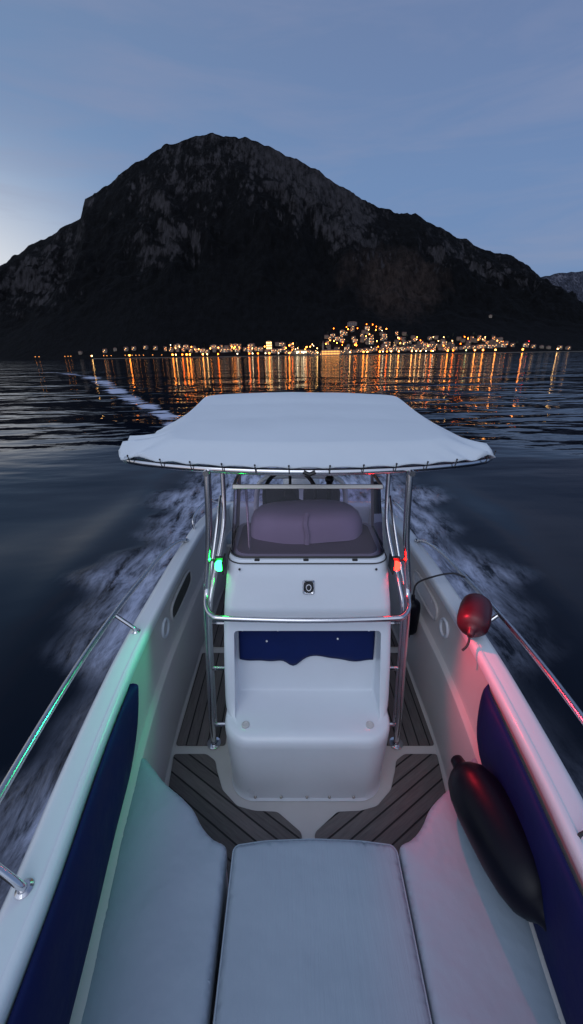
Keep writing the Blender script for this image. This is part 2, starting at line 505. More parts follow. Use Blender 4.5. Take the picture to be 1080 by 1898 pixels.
for e_ in bm_.edges: e_.smooth = not (len(e_.link_faces) == 2 and e_.calc_face_angle(0) > math.radians(38))
bm_.to_mesh(nm); bm_.free()
bpy.data.objects.remove(cutter)
bevel(body, .008, 3, 40); body.parent = boat
console = body
# the seat pad of navy canvas with snaps
nx, nz_ = 40, 10
g = []; 
for i in range(nz_ + 1):
    for j in range(nx + 1):
        u = j / nx; v = i / nz_
        x = -.398 + .796 * u
        zb = .715 - .012 * math.sin(u * 9) - .05 * math.exp(-((u - .40) / .06) ** 2) + .012 * math.exp(-((u - .62) / .12) ** 2)
        zt = .938 + .004 * math.sin(u * 14)
        if u < .04: zt -= .03 * (1 - u / .04)
        z = zb + (zt - zb) * v
        y = 1.825 + (z - .52) * .146 - .008 - .014 * (math.sin(PI * u) ** .3) * (math.sin(PI * v) ** .4) - .004 * math.sin(u * 31 + v * 3) * (1 - v)
        g.append(Vector((x, y, z)))
gf = [(i * (nx + 1) + j, i * (nx + 1) + j + 1, (i + 1) * (nx + 1) + j + 1, (i + 1) * (nx + 1) + j) for i in range(nz_) for j in range(nx)]
pad = mesh_obj('seat_pad', g, gf, M['navy_pad'], console)
so = pad.modifiers.new('s', 'SOLIDIFY'); so.thickness = .012; so.offset = 0
for x, z in ((-.375, .915), (-.17, .915), (.03, .918), (.36, .915), (-.235, .845), (.18, .86)):
    mesh_obj('snap', *ball((x, 1.825 + (z - .52) * .146 - .028, z), .007, 8, 6), M['snap'], pad)
# chrome vent plate
vt = MB(); vt.add(*loft([rrect(-.034, .034, -.041, .041, .012, z) for z in (0, .010)] + [rrect(-.028, .028, -.035, .035, .010, .018)] + [rrect(-.022, .022, -.029, .029, .010, .012)], True, True, True))
Mv = Matrix.Translation((.005, 1.862, 1.205)) @ Matrix.Rotation(math.radians(74), 4, 'X')
def xf(v, Mx): return [Mx @ Vector(p) for p in v]
v_ = mesh_obj('vent_plate', xf(vt.v, Mv), vt.f, M['steel'], console)
mesh_obj('vent_louvre', xf(*[loft([rrect(-.022, .022, -.028, .028, .010, z) for z in (.0125, .015)], True, True, True)[0]], Mv), loft([rrect(-.022, .022, -.028, .028, .010, z) for z in (.0125, .015)], True, True, True)[1], M['black'], v_)
tb = tube([(.013 * math.cos(a), .017 * math.sin(a), .018) for a in (2 * PI * j / 16 for j in range(16))], .0035, 6, closed=True)
mesh_obj('vent_ring', xf(tb[0], Mv), tb[1], M['steel'], v_)
# drain plugs on the seat, fixing screws along the base, side screws under the screen
for x in (-.345, .345):
    t_ = MB(); t_.add(*loft([[Vector((x + r * math.cos(a), 1.575 + r * math.sin(a), z)) for a in (2 * PI * j / 16 for j in range(16))] for r, z in ((.022, .492), (.022, .499), (.016, .501), (.014, .498))], True, True, True))
    t_.build('drain_plug', M['liner'], console)
for x in (-.30, -.15, -.0, .13, .27):
    mesh_obj('base_screw', *ball((x, 1.489, .022), .009, 8, 6), M['alloy'], console)
for x in (-.375, .375):
    mesh_obj('screen_screw', *ball((x, 1.872, 1.31), .007, 8, 6), M['black'], console)
# dash inside the screen
d = MB(); d.add(*loft([rrect(-.405, .405, 1.96, 2.38, .07, z) for z in (1.357, 1.366)], True, True, True)); d.build('dash_top', M['grey_dash'], console)
# draped cover over the instruments
R_ = []
for z, k in ((1.367, 1.0), (1.40, 1.0), (1.44, .98), (1.48, .93), (1.508, .84), (1.525, .6), (1.53, .2)):
    ring = []
    for j in range(48):
        a = 2 * PI * j / 48
        ca, sa = math.cos(a), math.sin(a)
        x = .355 * k * math.copysign(abs(ca) ** .75, ca); y = 2.27 + .20 * k * math.copysign(abs(sa) ** .8, sa)
        f = 1 + .02 * math.sin(a * 7 + 1) * (1.58 - z) / .2
        ring.append(Vector((x * f, y * f if False else 2.27 + (y - 2.27) * f, z + .006 * math.sin(x * 9))))
    R_.append(ring)
cov = mesh_obj('instrument_cover', *loft(R_, True, True, True), M['cover'], console, angle=80)
fl = MB(); fl.add(*tube([(.0, 2.06, 1.37), (.002, 2.062, 1.43), (-.01, 2.07, 1.49), (0, 2.13, 1.53)], .016, 8, smooth=6))
fl.build('cover_seam', M['cover'], cov)
# steering wheel behind it
sw = MB(); c0 = Vector((-.10, 2.56, 1.50)); Mw = Matrix.Translation(c0) @ Matrix.Rotation(math.radians(60), 4, 'X')
tb = tube([(.18 * math.cos(a), .18 * math.sin(a), 0) for a in (2 * PI * j / 32 for j in range(32))], .014, 8, closed=True); sw.add(xf(tb[0], Mw), tb[1])
for a in (PI / 2, PI * 7 / 6, PI * 11 / 6):
    tb = tube([(0, 0, .0), (.18 * math.cos(a), .18 * math.sin(a), 0)], .010, 6); sw.add(xf(tb[0], Mw), tb[1])
tb = ball((0, 0, 0), .045, 12, 8, 1, 1, .5); sw.add(xf(tb[0], Mw), tb[1])
sw.build('steering_wheel', M['black'], console)
hs = MB(); hs.add(*tube([(.16, 2.46, 1.37), (.16, 2.47, 1.62)], .02, 8)); hs.add(*ball((.16, 2.47, 1.64), .03)); hs.build('throttle_lever', M['black'], console)

# windscreen
def arc_plan(w, yf, yb, r, z, k=8):
    out = [Vector((-w, yb, z))]
    for i in range(k + 1):
        a = PI + PI / 2 * i / k
        out.append(Vector((-w + r + r * math.cos(a), yf + r + r * math.sin(a), z)))
    for i in range(k + 1):
        a = -PI / 2 + PI / 2 * i / k
        out.append(Vector((w - r + r * math.cos(a), yf + r + r * math.sin(a), z)))
    out.append(Vector((w, yb, z)))
    return out
lo = arc_plan(.440, 1.915, 2.34, .10, 1.358); hi = arc_plan(.412, 2.075, 2.36, .035, 1.725)
screen = mesh_obj('windscreen', *loft([lo, hi], False), M['glass'], console, angle=60)
mb = MB(); mb.add(*tube([p + Vector((0, 0, .004)) for p in lo], .006, 6)); mb.build('screen_gasket', M['black'], screen)
mb = MB(); mb.add(*tube([p + Vector((0, -.004 if i else 0, 0)) for i, p in enumerate(hi)], .010, 8)); mb.build('screen_top_frame', M['alloy'], screen)
mb = MB(); mb.add(*box(0, 2.066, 1.722, .835, .012, .026, rx=math.radians(-24))); bevel(mb.build('screen_cap', M['alloy'], screen), .003)
for s in (-1, 1):
    mb = MB(); mb.add(*tube([lo[0 if s < 0 else -1], hi[0 if s < 0 else -1]], .009, 8)); mb.build('screen_post', M['alloy'], screen)
    mb = MB(); mb.add(*tube([(s * .33, 2.0, 1.362), (s * .345, 2.09, 1.715)], .007, 8)); 
    if s < 0: mb.build('screen_strut', M['steel'], screen)
for x in (-.28, -.01, .26):
    mb = MB(); mb.add(*box(x, 1.905, 1.350, .030, .014, .012)); bevel(mb.build('screen_clip', M['black'], screen), .003)
# trim line below the screen
tl = [Vector((p.x * 1.012, p.y - .016, 1.338)) for p in arc_plan(.444, 1.902, 2.2, .095, 0)]
mb = MB(); mb.add(*tube(tl, .0035, 6)); mb.build('trim_line', M['black'], console)

# ------------------------------------------------------------------ helm seat behind the console
hseat = empty('helm_seat', (0, 0, 0), 0, boat)
mb = MB(); mb.add(*loft([rrect(-.40, .40, 2.98, 3.42, .06, z) for z in (.0, .03, .70, .74)], True, True, True)); bevel(mb.build('seat_box', M['gelcoat'], hseat), .01)
mb = MB(); mb.add(*pillow(round_poly([(-.40, 2.97), (.40, 2.97), (.40, 3.40), (-.40, 3.40)], .06), .74, .85, .03)); mb.build('seat_squab', M['cover'], hseat)
mb = MB(); mb.add(*tube([(-.42, 3.40, .72), (-.425, 3.44, 1.02), (-.40, 3.46, 1.26), (-.33, 3.46, 1.345), (-.22, 3.46, 1.365), (.22, 3.46, 1.365), (.33, 3.46, 1.345), (.40, 3.46, 1.26), (.425, 3.44, 1.02), (.42, 3.40, .72)], .024, 10, smooth=5)); mb.build('backrest_frame', M['cowling'], hseat)
for x0, x1 in ((-.36, -.02), (.02, .36)):
    mb = MB(); v, f = pillow(round_poly([(x0, 0), (x1, 0), (x1, .30), (x0, .30)], .07), 0, .07, .02)
    Mx = Matrix.Translation((0, 3.47, .98)) @ Matrix.Rotation(PI / 2, 4, 'X'); mb.add(xf(v, Mx), f); mb.build('backrest_cushion', M['leather'], hseat)

# ------------------------------------------------------------------ T-top
ttop = empty('t_top', (0, 0, 0), 0, boat)
def outline(a, kind):
    """hem (0) and crease (1) outlines as superellipses"""
    ca, sa = math.cos(a), math.sin(a)
    if kind == 0: rx, ry, cy, p = 1.095, 1.02, 2.96, .11
    else: rx, ry, cy, p = .80, .87, 2.95, .15
    x = rx * math.copysign(abs(ca) ** p, ca); y = cy + ry * math.copysign(abs(sa) ** p, sa)
    return x, y
NA = 240
def outl(kind):
    out = []
    for j in range(NA):
        a = 2 * PI * j / NA
        x, y = outline(a, kind)
        out.append([x, y])
    # resample evenly
    P = [Vector(p) for p in out]; L = [0]
    for i in range(NA): L.append(L[-1] + (P[(i + 1) % NA] - P[i]).length)
    res = []; k = 0
    for i in range(NA):
        t = L[-1] * i / NA
        while L[k + 1] < t: k += 1
        q = (t - L[k]) / max(1e-9, L[k + 1] - L[k])
        res.append(P[k].lerp(P[(k + 1) % NA], q))
    return res
H = outl(0); Cc = outl(1)
def front_arc(p):
    # the front edge bows forward, the hem climbs a little to the sides
    k = max(0, (2.96 - p.y) / 1.02)
    return Vector((p.x * (1 - .035 * (1 - k)), p.y + .22 * k * min(1, abs(p.x) / 1.02) ** 2 - .03 * k))
cen = Vector((0, 2.95))
def crease_pt(c):
    p = front_arc(c); k = max(0, min(1, (p.y - 2.1) / 1.6))
    return Vector((p.x * (1 + .135 * k), p.y))
def top_z(x, y):
    k = max(0, min(1, (y - 2.05) / 1.75))
    z = 1.945 + .105 * k ** .8 + .036 * (1 - min(1, abs(x) / .9) ** 2)
    z -= .010 * (1 - abs(math.cos(PI * (y - 2.35) / .58))) * (1 - min(1, abs(x) / .9) ** 4)   # slack between the bows
    return z + .004 * noise.noise(Vector((x * 3, y * 3, 5)))
rings = []
for fr in (0, .08, .2, .35, .55, .8, 1.0):
    ring = []
    for j in range(NA):
        h = front_arc(H[j]); c = crease_pt(Cc[j])
        p = h.lerp(c, fr)
        z = 1.872 + (top_z(c.x, c.y) - 1.872) * fr
        # tied hem: scallops between the ties and folds fanning up from them
        t = j / NA * 46
        pull = abs(math.sin(PI * t)) 
        z += (.010 * pull - .004) * max(0, 1 - fr * 3)
        cr = min(1, abs(abs(h.x) - .0) / .9) ** 6
        z += (.024 + .034 * cr) * math.sin(2 * PI * t + 1.3 * math.sin(j * .31)) * (1 - fr) ** 1.6 * (.10 + .90 * cr) * (1.1 * abs(noise.noise(Vector((j * .045, 2, 7)))) * 2 + .12) * (1 if h.y < 2.35 else .35) * (1 if fr > 0 else .4)
        ring.append(Vector((p.x, p.y, z)))
    rings.append(ring)
for k in (.985, .95, .9, .83, .75, .66, .57, .48, .39, .3, .2, .1, .03):
    ring = []
    for j in range(NA):
        c = crease_pt(Cc[j]); p = cen.lerp(c, k)
        z = top_z(p.x, p.y)
        ring.append(Vector((p.x, p.y, z)))
    rings.append(ring)
canopy = mesh_obj('canopy', *loft(rings, True, False, True), M['canvas'], ttop, angle=80)
so = canopy.modifiers.new('s', 'SOLIDIFY'); so.thickness = .005; so.offset = -1
rim = []
for j in range(0, NA, 3):
    h = front_arc(H[j]); d = (cen - h).normalized()
    rim.append(Vector((h.x + d.x * .03, h.y + d.y * .015, 1.846)))
mb = MB(); mb.add(*tube(rim, .019, 10, closed=True)); rimo = mb.build('rim_tube', M['steel'], ttop)
for y in (2.35, 2.95, 3.5):
    mb = MB(); mb.add(*tube([(-.97, y, 1.850), (-.5, y, 1.90), (0, y, 1.91), (.5, y, 1.90), (.97, y, 1.850)], .014, 8, smooth=5)); mb.build('cross_bow', M['steel'], ttop)
for s in (-1, 1):
    mb = MB(); mb.add(*tube([(s * .53, 1.93, 1.835), (s * .53, 3.9, 1.835)], .016, 8)); mb.build('side_rail', M['steel'], ttop)
# lacing ties
for j in range(0, NA):
    t = j / NA * 46
    if abs(t - round(t)) < .5 * 46 / NA * .999:
        h = front_arc(H[j])
        if h.y < 3.0:
            d = (cen - h).normalized()
            a = Vector((h.x - d.x * .006, h.y - d.y * .006, 1.880)); b = Vector((h.x + d.x * .012, h.y - .012 + d.y * .0, 1.845))
            mb = MB(); mb.add(*tube([a + Vector((0, 0, .008)), a, (a + b) / 2 + Vector((0, -.006, 0)), b], .0028, 6)); mb.add(*ball(a + Vector((0, -.002, .004)), .0055, 8, 6))
            mb.build('lacing_tie', M['black'], canopy)
mb = MB(); mb.add(*tube([(-.03, 1.905, 1.852), (.0, 1.90, 1.84), (.03, 1.905, 1.852)], .012, 8)); mb.build('lacing_knot', M['black'], canopy)
def tb_part(name, pts, r, mat=M['steel'], parent=ttop, k=6, n=10):
    mb = MB(); mb.add(*tube(pts, r, n, smooth=k)); return mb.build(name, mat, parent)
for s in (-1, 1):
    leg = tb_part('leg', [(s * .535, 2.0, 1.84), (s * .55, 1.97, 1.45), (s * .585, 1.92, 1.08), (s * .60, 1.89, .6), (s * .605, 1.85, .25), (s * .605, 1.84, .02)], .019)
    tb_part('rear_leg', [(s * .53, 2.42, 1.84), (s * .53, 2.38, 1.50), (s * .535, 2.30, 1.33), (s * .575, 2.08, 1.08), (s * .590, 1.99, .93), (s * .600, 1.95, .5), (s * .600, 1.90, .10)], .015)
    tb_part('brace', [(s * .55, 2.40, 1.55), (s * .57, 2.20, 1.30), (s * .585, 2.02, 1.12)], .011)
    for z, y in ((.84, 2.02), (.54, 1.95), (.155, 1.86)):
        mb = MB(); mb.add(*tube([(s * .605, y, z), (s * .462, y, z)], .013, 8)); mb.build('rung', M['steel'], ttop)
    mb = MB(); mb.add(*loft([[Vector((s * .605 + r * math.cos(a), 1.84 + r * math.sin(a), z)) for a in (2 * PI * j / 20 for j in range(20))] for r, z in ((.045, .001), (.045, .009), (.025, .015))], True, True, True)); mb.build('foot_flange', M['steel'], ttop)
tb_part('grab_rail', [(-.577, 1.93, 1.16), (-.575, 1.90, 1.115), (-.562, 1.83, 1.092), (-.52, 1.765, 1.085), (-.44, 1.742, 1.083), (0, 1.725, 1.082), (.44, 1.742, 1.083), (.52, 1.765, 1.085), (.562, 1.83, 1.092), (.575, 1.90, 1.115), (.577, 1.93, 1.16)], .0165, k=8)

# ------------------------------------------------------------------ navigation lights
GREEN = (.010, 1, .08); RED = (1, .005, .003)
for s, colr, nm in ((-1, GREEN, 'green'), (1, RED, 'red')):
    nl = empty('navigation_light', (0, 0, 0), 0, boat)
    nl['label'] = nm + ' side light on the console corner'
    c = Vector((s * .487, 1.885, 1.325))
    mb = MB(); mb.add(*box(s * .464, 1.905, 1.325, .010, .10, .085)); mb.add(*box(s * .49, 1.925, 1.325, .05, .02, .07)); bevel(mb.build('light_housing_shield', M['black'], nl), .006)  # thin inboard plate added to block the lens glow from the console
    mb = MB(); mb.add(*ball(c, .029 if s < 0 else .026, 16, 10, .85, 1, 1.1)); mb.build('light_lens', emit(nm + '_lens', colr, 24 if s < 0 else 45), nl)
    ld = bpy.data.lights.new('side_light_beam', 'SPOT'); ld.energy = 8.5 if s < 0 else 21; ld.color = (.02, 1, .45) if s < 0 else (1, .03, .06)
    ld.spot_size = math.radians(98 if s < 0 else 108); ld.spot_blend = .45; ld.shadow_soft_size = .012
    aim = Vector((s * .78, -.58, -.36)) if s < 0 else Vector((.68, -.72, -.48)).normalized()
    lo_ = bpy.data.objects.new('side_light_beam', ld); link(lo_, nl); lo_.location = c + aim * .040
    lo_.rotation_euler = (-aim).to_track_quat('Z', 'Y').to_euler()
    mb = MB(); mb.add(*ball((s * .553, 1.945, 1.335), .009, 10, 8)); mb.build('glow_bead', emit(nm + '_small', colr, 20), nl)  # small ball with its own emission, it reflects nothing
    mb = MB(); mb.add(*tube([(s * .50, 1.93, 1.325), (s * .555, 1.96, 1.325)], .007, 6)); mb.build('light_bracket', M['black'], nl)

# ------------------------------------------------------------------ bow rails
def rail(s):
    pts = [(1.035, 3.15, .865), (1.085, 3.02, .90), (1.125, 2.75, .925), (1.14, 2.4, .94), (1.145, 1.95, .97), (1.12, 1.5, 1.01), (1.07, 1.05, 1.05), (1.00, .6, 1.10), (.93, .1, 1.15), (.82, -.5, 1.21), (.62, -1.2, 1.27), (.25, -1.85, 1.3)]
    P = [(s * x, y, z) for x, y, z in pts]
    o = tb_part('bow_rail', P, .0155, M['rail'], parent=boat)
    for y, zt, xt in ((1.93, .97, 1.145), (.68 if s < 0 else .50, 1.10, 1.01 if s < 0 else .985), (-.6, 1.215, .80)):
        xb = Bf(y) - .075; zb = Zf(y)
        st = tb_part('stanchion', [(s * xb, y - .02, zb), (s * (xb + .012), y - .02, zb + .03), (s * xt, y, zt)], .012, parent=o, k=4)
        mb = MB(); mb.add(*loft([[Vector((s * xb + r * 1.2 * math.cos(a), y - .02 + r * math.sin(a) * 1.3, z + zb)) for a in (2 * PI * j / 18 for j in range(18))] for r, z in ((.020, .001), (.020, .007), (.014, .014))], True, True, True)); mb.build('base_plate', M['steel'], o)
    mb = MB(); mb.add(*ball((s * 1.035, 3.15, .862), .028, 12, 8, 1, 1, .7)); mb.build('base_plate', M['steel'], o)
    tb_part('stern_rail', [(s * 1.02, 3.42, .85), (s * 1.03, 3.44, .93), (s * 1.02, 3.6, .97), (s * .98, 3.95, .95), (s * .93, 4.2, .83)], .012, parent=boat)
rail(-1); rail(1)

# outboard motor
om = empty('outboard_motor', (0, 0, 0), 0, boat)
R_ = []
for z, k, yy in ((.62, .80, 4.66), (.70, .96, 4.66), (.85, 1.0, 4.66), (1.0, .98, 4.65), (1.10, .90, 4.63), (1.16, .72, 4.62), (1.18, .4, 4.62)):
    R_.append([Vector((.03 + .23 * k * math.copysign(abs(math.cos(a)) ** .7, math.cos(a)), yy + .30 * k * math.copysign(abs(math.sin(a)) ** .8, math.sin(a)), z)) for a in (2 * PI * j / 32 for j in range(32))])
mesh_obj('cowling', *loft(R_, True, True, True), M['cowling'], om, angle=70)
mb = MB(); mb.add(*loft([rrect(-.08, .14, 4.50, 4.86, .05, z) for z in (-.5, .2, .62)], True, True, True)); mb.build('midsection', M['black'], om)

# ------------------------------------------------------------------ fenders: things of their own
def fender(name, a, b, r, mat, label, group=None, rope=None, taper=False):
    a = Vector(a); b = Vector(b); ax = (b - a).normalized(); L = (b - a).length
    root = empty(name); root.matrix_world = boat.matrix_world @ Matrix.Translation(a)
    tag(root, label, 'fender', group)
    up = ax.orthogonal().normalized(); sd = ax.cross(up)
    prof = [(-.055, .10), (-.050, .2), (-.02, .24), (-.008, .34), (.0, .52), (.12 * r, .76), (.36 * r, .92), (.8 * r, .99), (L / 2, 1.0)]
    if taper: prof = [(-.07, .16), (-.062, .24), (-.03, .27), (-.012, .36), (.06 * r, .58), (.3 * r, .78), (.75 * r, .92), (1.4 * r, .99), (L / 2, 1.0)]
    prof = prof + [(L - d, k) for d, k in prof[-2::-1]]
    rings = [[ax * d + (up * math.cos(t) + sd * math.sin(t)) * r * k for t in (2 * PI * j / 28 for j in range(28))] for d, k in prof]
    mb = MB(); mb.add(*loft(rings, True, True, True)); mb.build('fender_body', mat, root, angle=60)
    if rope:
        mb = MB(); mb.add(*tube([Vector(p) - a for p in rope], .0065, 8, smooth=6)); mb.build('rope', M['rope'], root)
    return root
fender('boat_fender', (.695, 1.215, .635), (.755, .715, .675), .120, M['fender'], 'long dark boat fender lying on the right seat cushion against the blue bolster', None,
       [(.765, .70, .675), (.80, .68, .76), (.85, .79, .90), (.88, .80, .958), (.98, .84, .99), (1.03, .85, 1.07)], taper=True)
fender('boat_fender', (.925, 1.80, .965), (1.05, 2.02, 1.0), .090, M['red_fender'], 'short fender glowing red in the side light, resting on the right gunwale', None,
       [(.912, 1.79, .955), (.89, 1.74, .93), (.87, 1.72, .91), (.85, 1.715, .89)])
fender('boat_fender', (.835, 2.52, .66), (.84, 2.53, .36), .065, M['fender'], 'slim black fender hanging inside the right wall on a thin rope from the rail', None,
       [(.835, 2.52, .68), (.84, 2.50, .82), (.92, 2.42, .93), (1.05, 2.40, .97), (1.14, 2.38, .945)])

# ------------------------------------------------------------------ water
def water_mat():
    m, nt, b = new_mat('sea_water')
    geo = N(nt, 'ShaderNodeNewGeometry')
    at = N(nt, 'ShaderNodeAttribute', attribute_name='foam')
    af = N(nt, 'ShaderNodeSeparateColor'); nt.links.new(at.outputs['Color'], af.inputs[0])
    mp = N(nt, 'ShaderNodeMapping'); mp.inputs['Scale'].default_value = (.42, 1.0, 1)
    mp.inputs['Rotation'].default_value = (0, 0, math.radians(-4))
    nt.links.new(geo.outputs['Position'], mp.inputs[0])
    n1 = N(nt, 'ShaderNodeTexNoise', ins={'Scale': .55, 'Detail': 2.5, 'Roughness': .45}); nt.links.new(mp.outputs[0], n1.inputs['Vector'])
    n2 = N(nt, 'ShaderNodeTexNoise', ins={'Scale': 4.0, 'Detail': 2, 'Roughness': .5}); nt.links.new(mp.outputs[0], n2.inputs['Vector'])
    n3 = N(nt, 'ShaderNodeTexNoise', ins={'Scale': .045, 'Detail': 2}); nt.links.new(mp.outputs[0], n3.inputs['Vector'])
    calm = N(nt, 'ShaderNodeMapRange', ins={'From Min': .38, 'From Max': .62, 'To Min': .55, 'To Max': 1.15}); nt.links.new(n3.outputs['Fac'], calm.inputs['Value'])
    rip = math_n(nt, 'MULTIPLY', calm.outputs[0], af.outputs[1])     # green = ripple strength
    h = math_n(nt, 'ADD', math_n(nt, 'MULTIPLY', n1.outputs['Fac'], .29), math_n(nt, 'MULTIPLY', n2.outputs['Fac'], .014))
    h = math_n(nt, 'MULTIPLY', h, rip)
    n0 = N(nt, 'ShaderNodeTexNoise', ins={'Scale': .11, 'Detail': 1.5, 'Roughness': .4}); nt.links.new(mp.outputs[0], n0.inputs['Vector'])
    h = math_n(nt, 'ADD', h, math_n(nt, 'MULTIPLY', math_n(nt, 'MULTIPLY', n0.outputs['Fac'], .75), math_n(nt, 'SUBTRACT', af.outputs[1], .12)))
    # foam streaks drawn out along the boat's track
    mf = N(nt, 'ShaderNodeMapping'); mf.inputs['Scale'].default_value = (2.8, .75, 1); mf.inputs['Rotation'].default_value = (0, 0, math.radians(-8))
    nt.links.new(geo.outputs['Position'], mf.inputs[0])
    fn = N(nt, 'ShaderNodeTexNoise', ins={'Scale': 1.7, 'Detail': 9, 'Roughness': .72, 'Distortion': .3}); nt.links.new(mf.outputs[0], fn.inputs['Vector'])
    fs = N(nt, 'ShaderNodeMapRange', ins={'From Min': .38, 'From Max': .64, 'To Min': .02, 'To Max': 1.25}); nt.links.new(fn.outputs['Fac'], fs.inputs['Value'])
    foam = math_n(nt, 'MULTIPLY', fs.outputs[0], af.outputs[0], True)
    mt2 = N(nt, 'ShaderNodeMapping'); mt2.inputs['Scale'].default_value = (.6, 1.6, 1); nt.links.new(geo.outputs['Position'], mt2.inputs[0])
    tn = N(nt, 'ShaderNodeTexNoise', ins={'Scale': .9, 'Detail': 5, 'Roughness': .6}); nt.links.new(mt2.outputs[0], tn.inputs['Vector'])
    tf = N(nt, 'ShaderNodeMapRange', ins={'From Min': .80, 'From Max': .95}); nt.links.new(math_n(nt, 'ADD', tn.outputs['Fac'], math_n(nt, 'MULTIPLY', af.outputs[2], .62)), tf.inputs['Value'])
    foam = math_n(nt, 'MAXIMUM', foam, tf.outputs[0])
    h = math_n(nt, 'ADD', h, math_n(nt, 'MULTIPLY', math_n(nt, 'MULTIPLY', fn.outputs['Fac'], af.outputs[0]), .10))
    bp = N(nt, 'ShaderNodeBump', ins={'Strength': 1, 'Distance': 1}); nt.links.new(h, bp.inputs['Height'])
    b.inputs['Base Color'].default_value = (.001, .003, .009, 1); b.inputs['Roughness'].default_value = .06; b.inputs['IOR'].default_value = 1.25
    nt.links.new(bp.outputs[0], b.inputs['Normal'])
    df = N(nt, 'ShaderNodeBsdfDiffuse', ins={'Color': (.50, .56, .74, 1)})
    mx = N(nt, 'ShaderNodeMixShader'); nt.links.new(math_n(nt, 'MULTIPLY', foam, .72), mx.inputs[0]); nt.links.new(b.outputs[0], mx.inputs[1]); nt.links.new(df.outputs[0], mx.inputs[2])
    nt.links.new(mx.outputs[0], nt.nodes['Material Output'].inputs['Surface'])
    return m

NW = 620
sgrid = np.linspace(-1, 1, NW)
ax_ = 9000 * np.sinh(9.5 * sgrid) / math.sinh(9.5)
X, Y = np.meshgrid(ax_, ax_ + 2.5)
D = np.sqrt(X ** 2 + (Y - 2.5) ** 2)
def sstep(a, b, x):
    t = np.clip((x - a) / (b - a), 0, 1); return t * t * (3 - 2 * t)
# wake: a spray sheet peeling off each side of the bow and closing behind the stern
yo = [-3, -1.2, 0, 1.6, 3.5, 5.5, 8.3, 12, 20]; xo = [.05, .8, 1.45, 1.88, 2.38, 2.6, 2.55, 2.8, 3.4]
Xo = np.interp(Y, yo, xo)
AX = np.abs(X - .0)
wobble = .22 * np.sin(Y * 1.9) + .15 * np.sin(Y * 4.3 + 1) + .08 * np.sin(Y * 9.1)
inside = 1 - sstep(-.55, .30, AX - Xo - wobble)
gate = sstep(-2.5, .2, Y) * (1 - sstep(6.5, 15, Y) * .65) * (1 - sstep(16, 30, Y))
foam = inside * gate * (.68 + .5 * np.exp(-np.clip(AX - 1.1, 0, 9) / .8))
right = (X > 0)
foam = np.where(right, foam * (.25 + .75 * sstep(1.8, 4.6, Y)), foam)
core = (1 - sstep(.9, 1.7, np.abs(X + .1))) * sstep(4.2, 5, Y) * (1 - sstep(9, 24, Y))
foam = np.clip(np.maximum(foam, core), 0, 1)
# the boat's own curved track, far behind on the left
tp = [(-60, 95), (-49.6, 86), (-32.6, 65.8), (-21, 46), (-12.3, 29.7), (-8.6, 23.7), (-5.8, 18.6), (-4.2, 14)]
best = np.full(X.shape, 1e9); par = np.zeros(X.shape)
for i, ((ax1, ay1), (bx1, by1)) in enumerate(zip(tp, tp[1:])):
    dx, dy = bx1 - ax1, by1 - ay1
    t = np.clip(((X - ax1) * dx + (Y - ay1) * dy) / (dx * dx + dy * dy), 0, 1)
    dd = np.hypot(X - ax1 - t * dx, Y - ay1 - t * dy)
    par = np.where(dd < best, i + t, par); best = np.minimum(best, dd)
wd = .35 + best * 0 + np.interp(par, [0, 3, 5, 7], [2.0, 1.3, .6, .4])
track = (.80 + .25 * np.sin(par * 9 + np.sin(par * 23)) ) * (1 - sstep(.3, 1.0, best / wd)) * np.interp(par, [0, 1, 2, 6, 7], [0, .7, .8, .9, .3])
track = np.clip(track, 0, 1)
ripple = .12 + .88 * sstep(5.5, 12, D)
ripple = np.where((D > 15), 1.0, ripple)
# height: slow swells plus the ridge thrown up beside the boat
Z = .02 * np.sin(Y * .55 + .25 * X + 1.0) + .012 * np.sin(Y * 1.1 - .5 * X + 2) + .008 * np.sin(.9 * X + .4 * Y)
Z *= (1 - sstep(20, 60, D))
ridge = np.exp(-((AX - Xo - .5) / .45) ** 2) * gate * .035 * (1 - sstep(8, 16, Y))
Z = Z + ridge + foam * .03 * np.sin(X * 7 + 2 * np.sin(Y * 3)) * (D < 20)
Z = np.where((AX < 1.0) & (Y > -1.8) & (Y < 4.6), -.30, Z)
idx = np.arange(NW * NW).reshape(NW, NW)
quads = np.stack([idx[:-1, :-1], idx[:-1, 1:], idx[1:, 1:], idx[1:, :-1]], -1).reshape(-1, 4)
me = bpy.data.meshes.new('sea')
me.vertices.add(NW * NW); me.vertices.foreach_set('co', np.stack([X, Y, Z], -1).ravel().astype(np.float32))
me.loops.add(quads.size); me.loops.foreach_set('vertex_index', quads.ravel().astype(np.int32))
me.polygons.add(len(quads)); me.polygons.foreach_set('loop_start', np.arange(0, quads.size, 4).astype(np.int32))
me.polygons.foreach_set('use_smooth', np.ones(len(quads), dtype=bool))
me.update(calc_edges=True)
ca = me.color_attributes.new('foam', 'FLOAT_COLOR', 'POINT')
ca.data.foreach_set('color', np.stack([foam, ripple, track, foam * 0 + 1], -1).ravel().astype(np.float32))
me.materials.append(water_mat())
sea = bpy.data.objects.new('sea', me); link(sea); tag(sea, kind='structure')

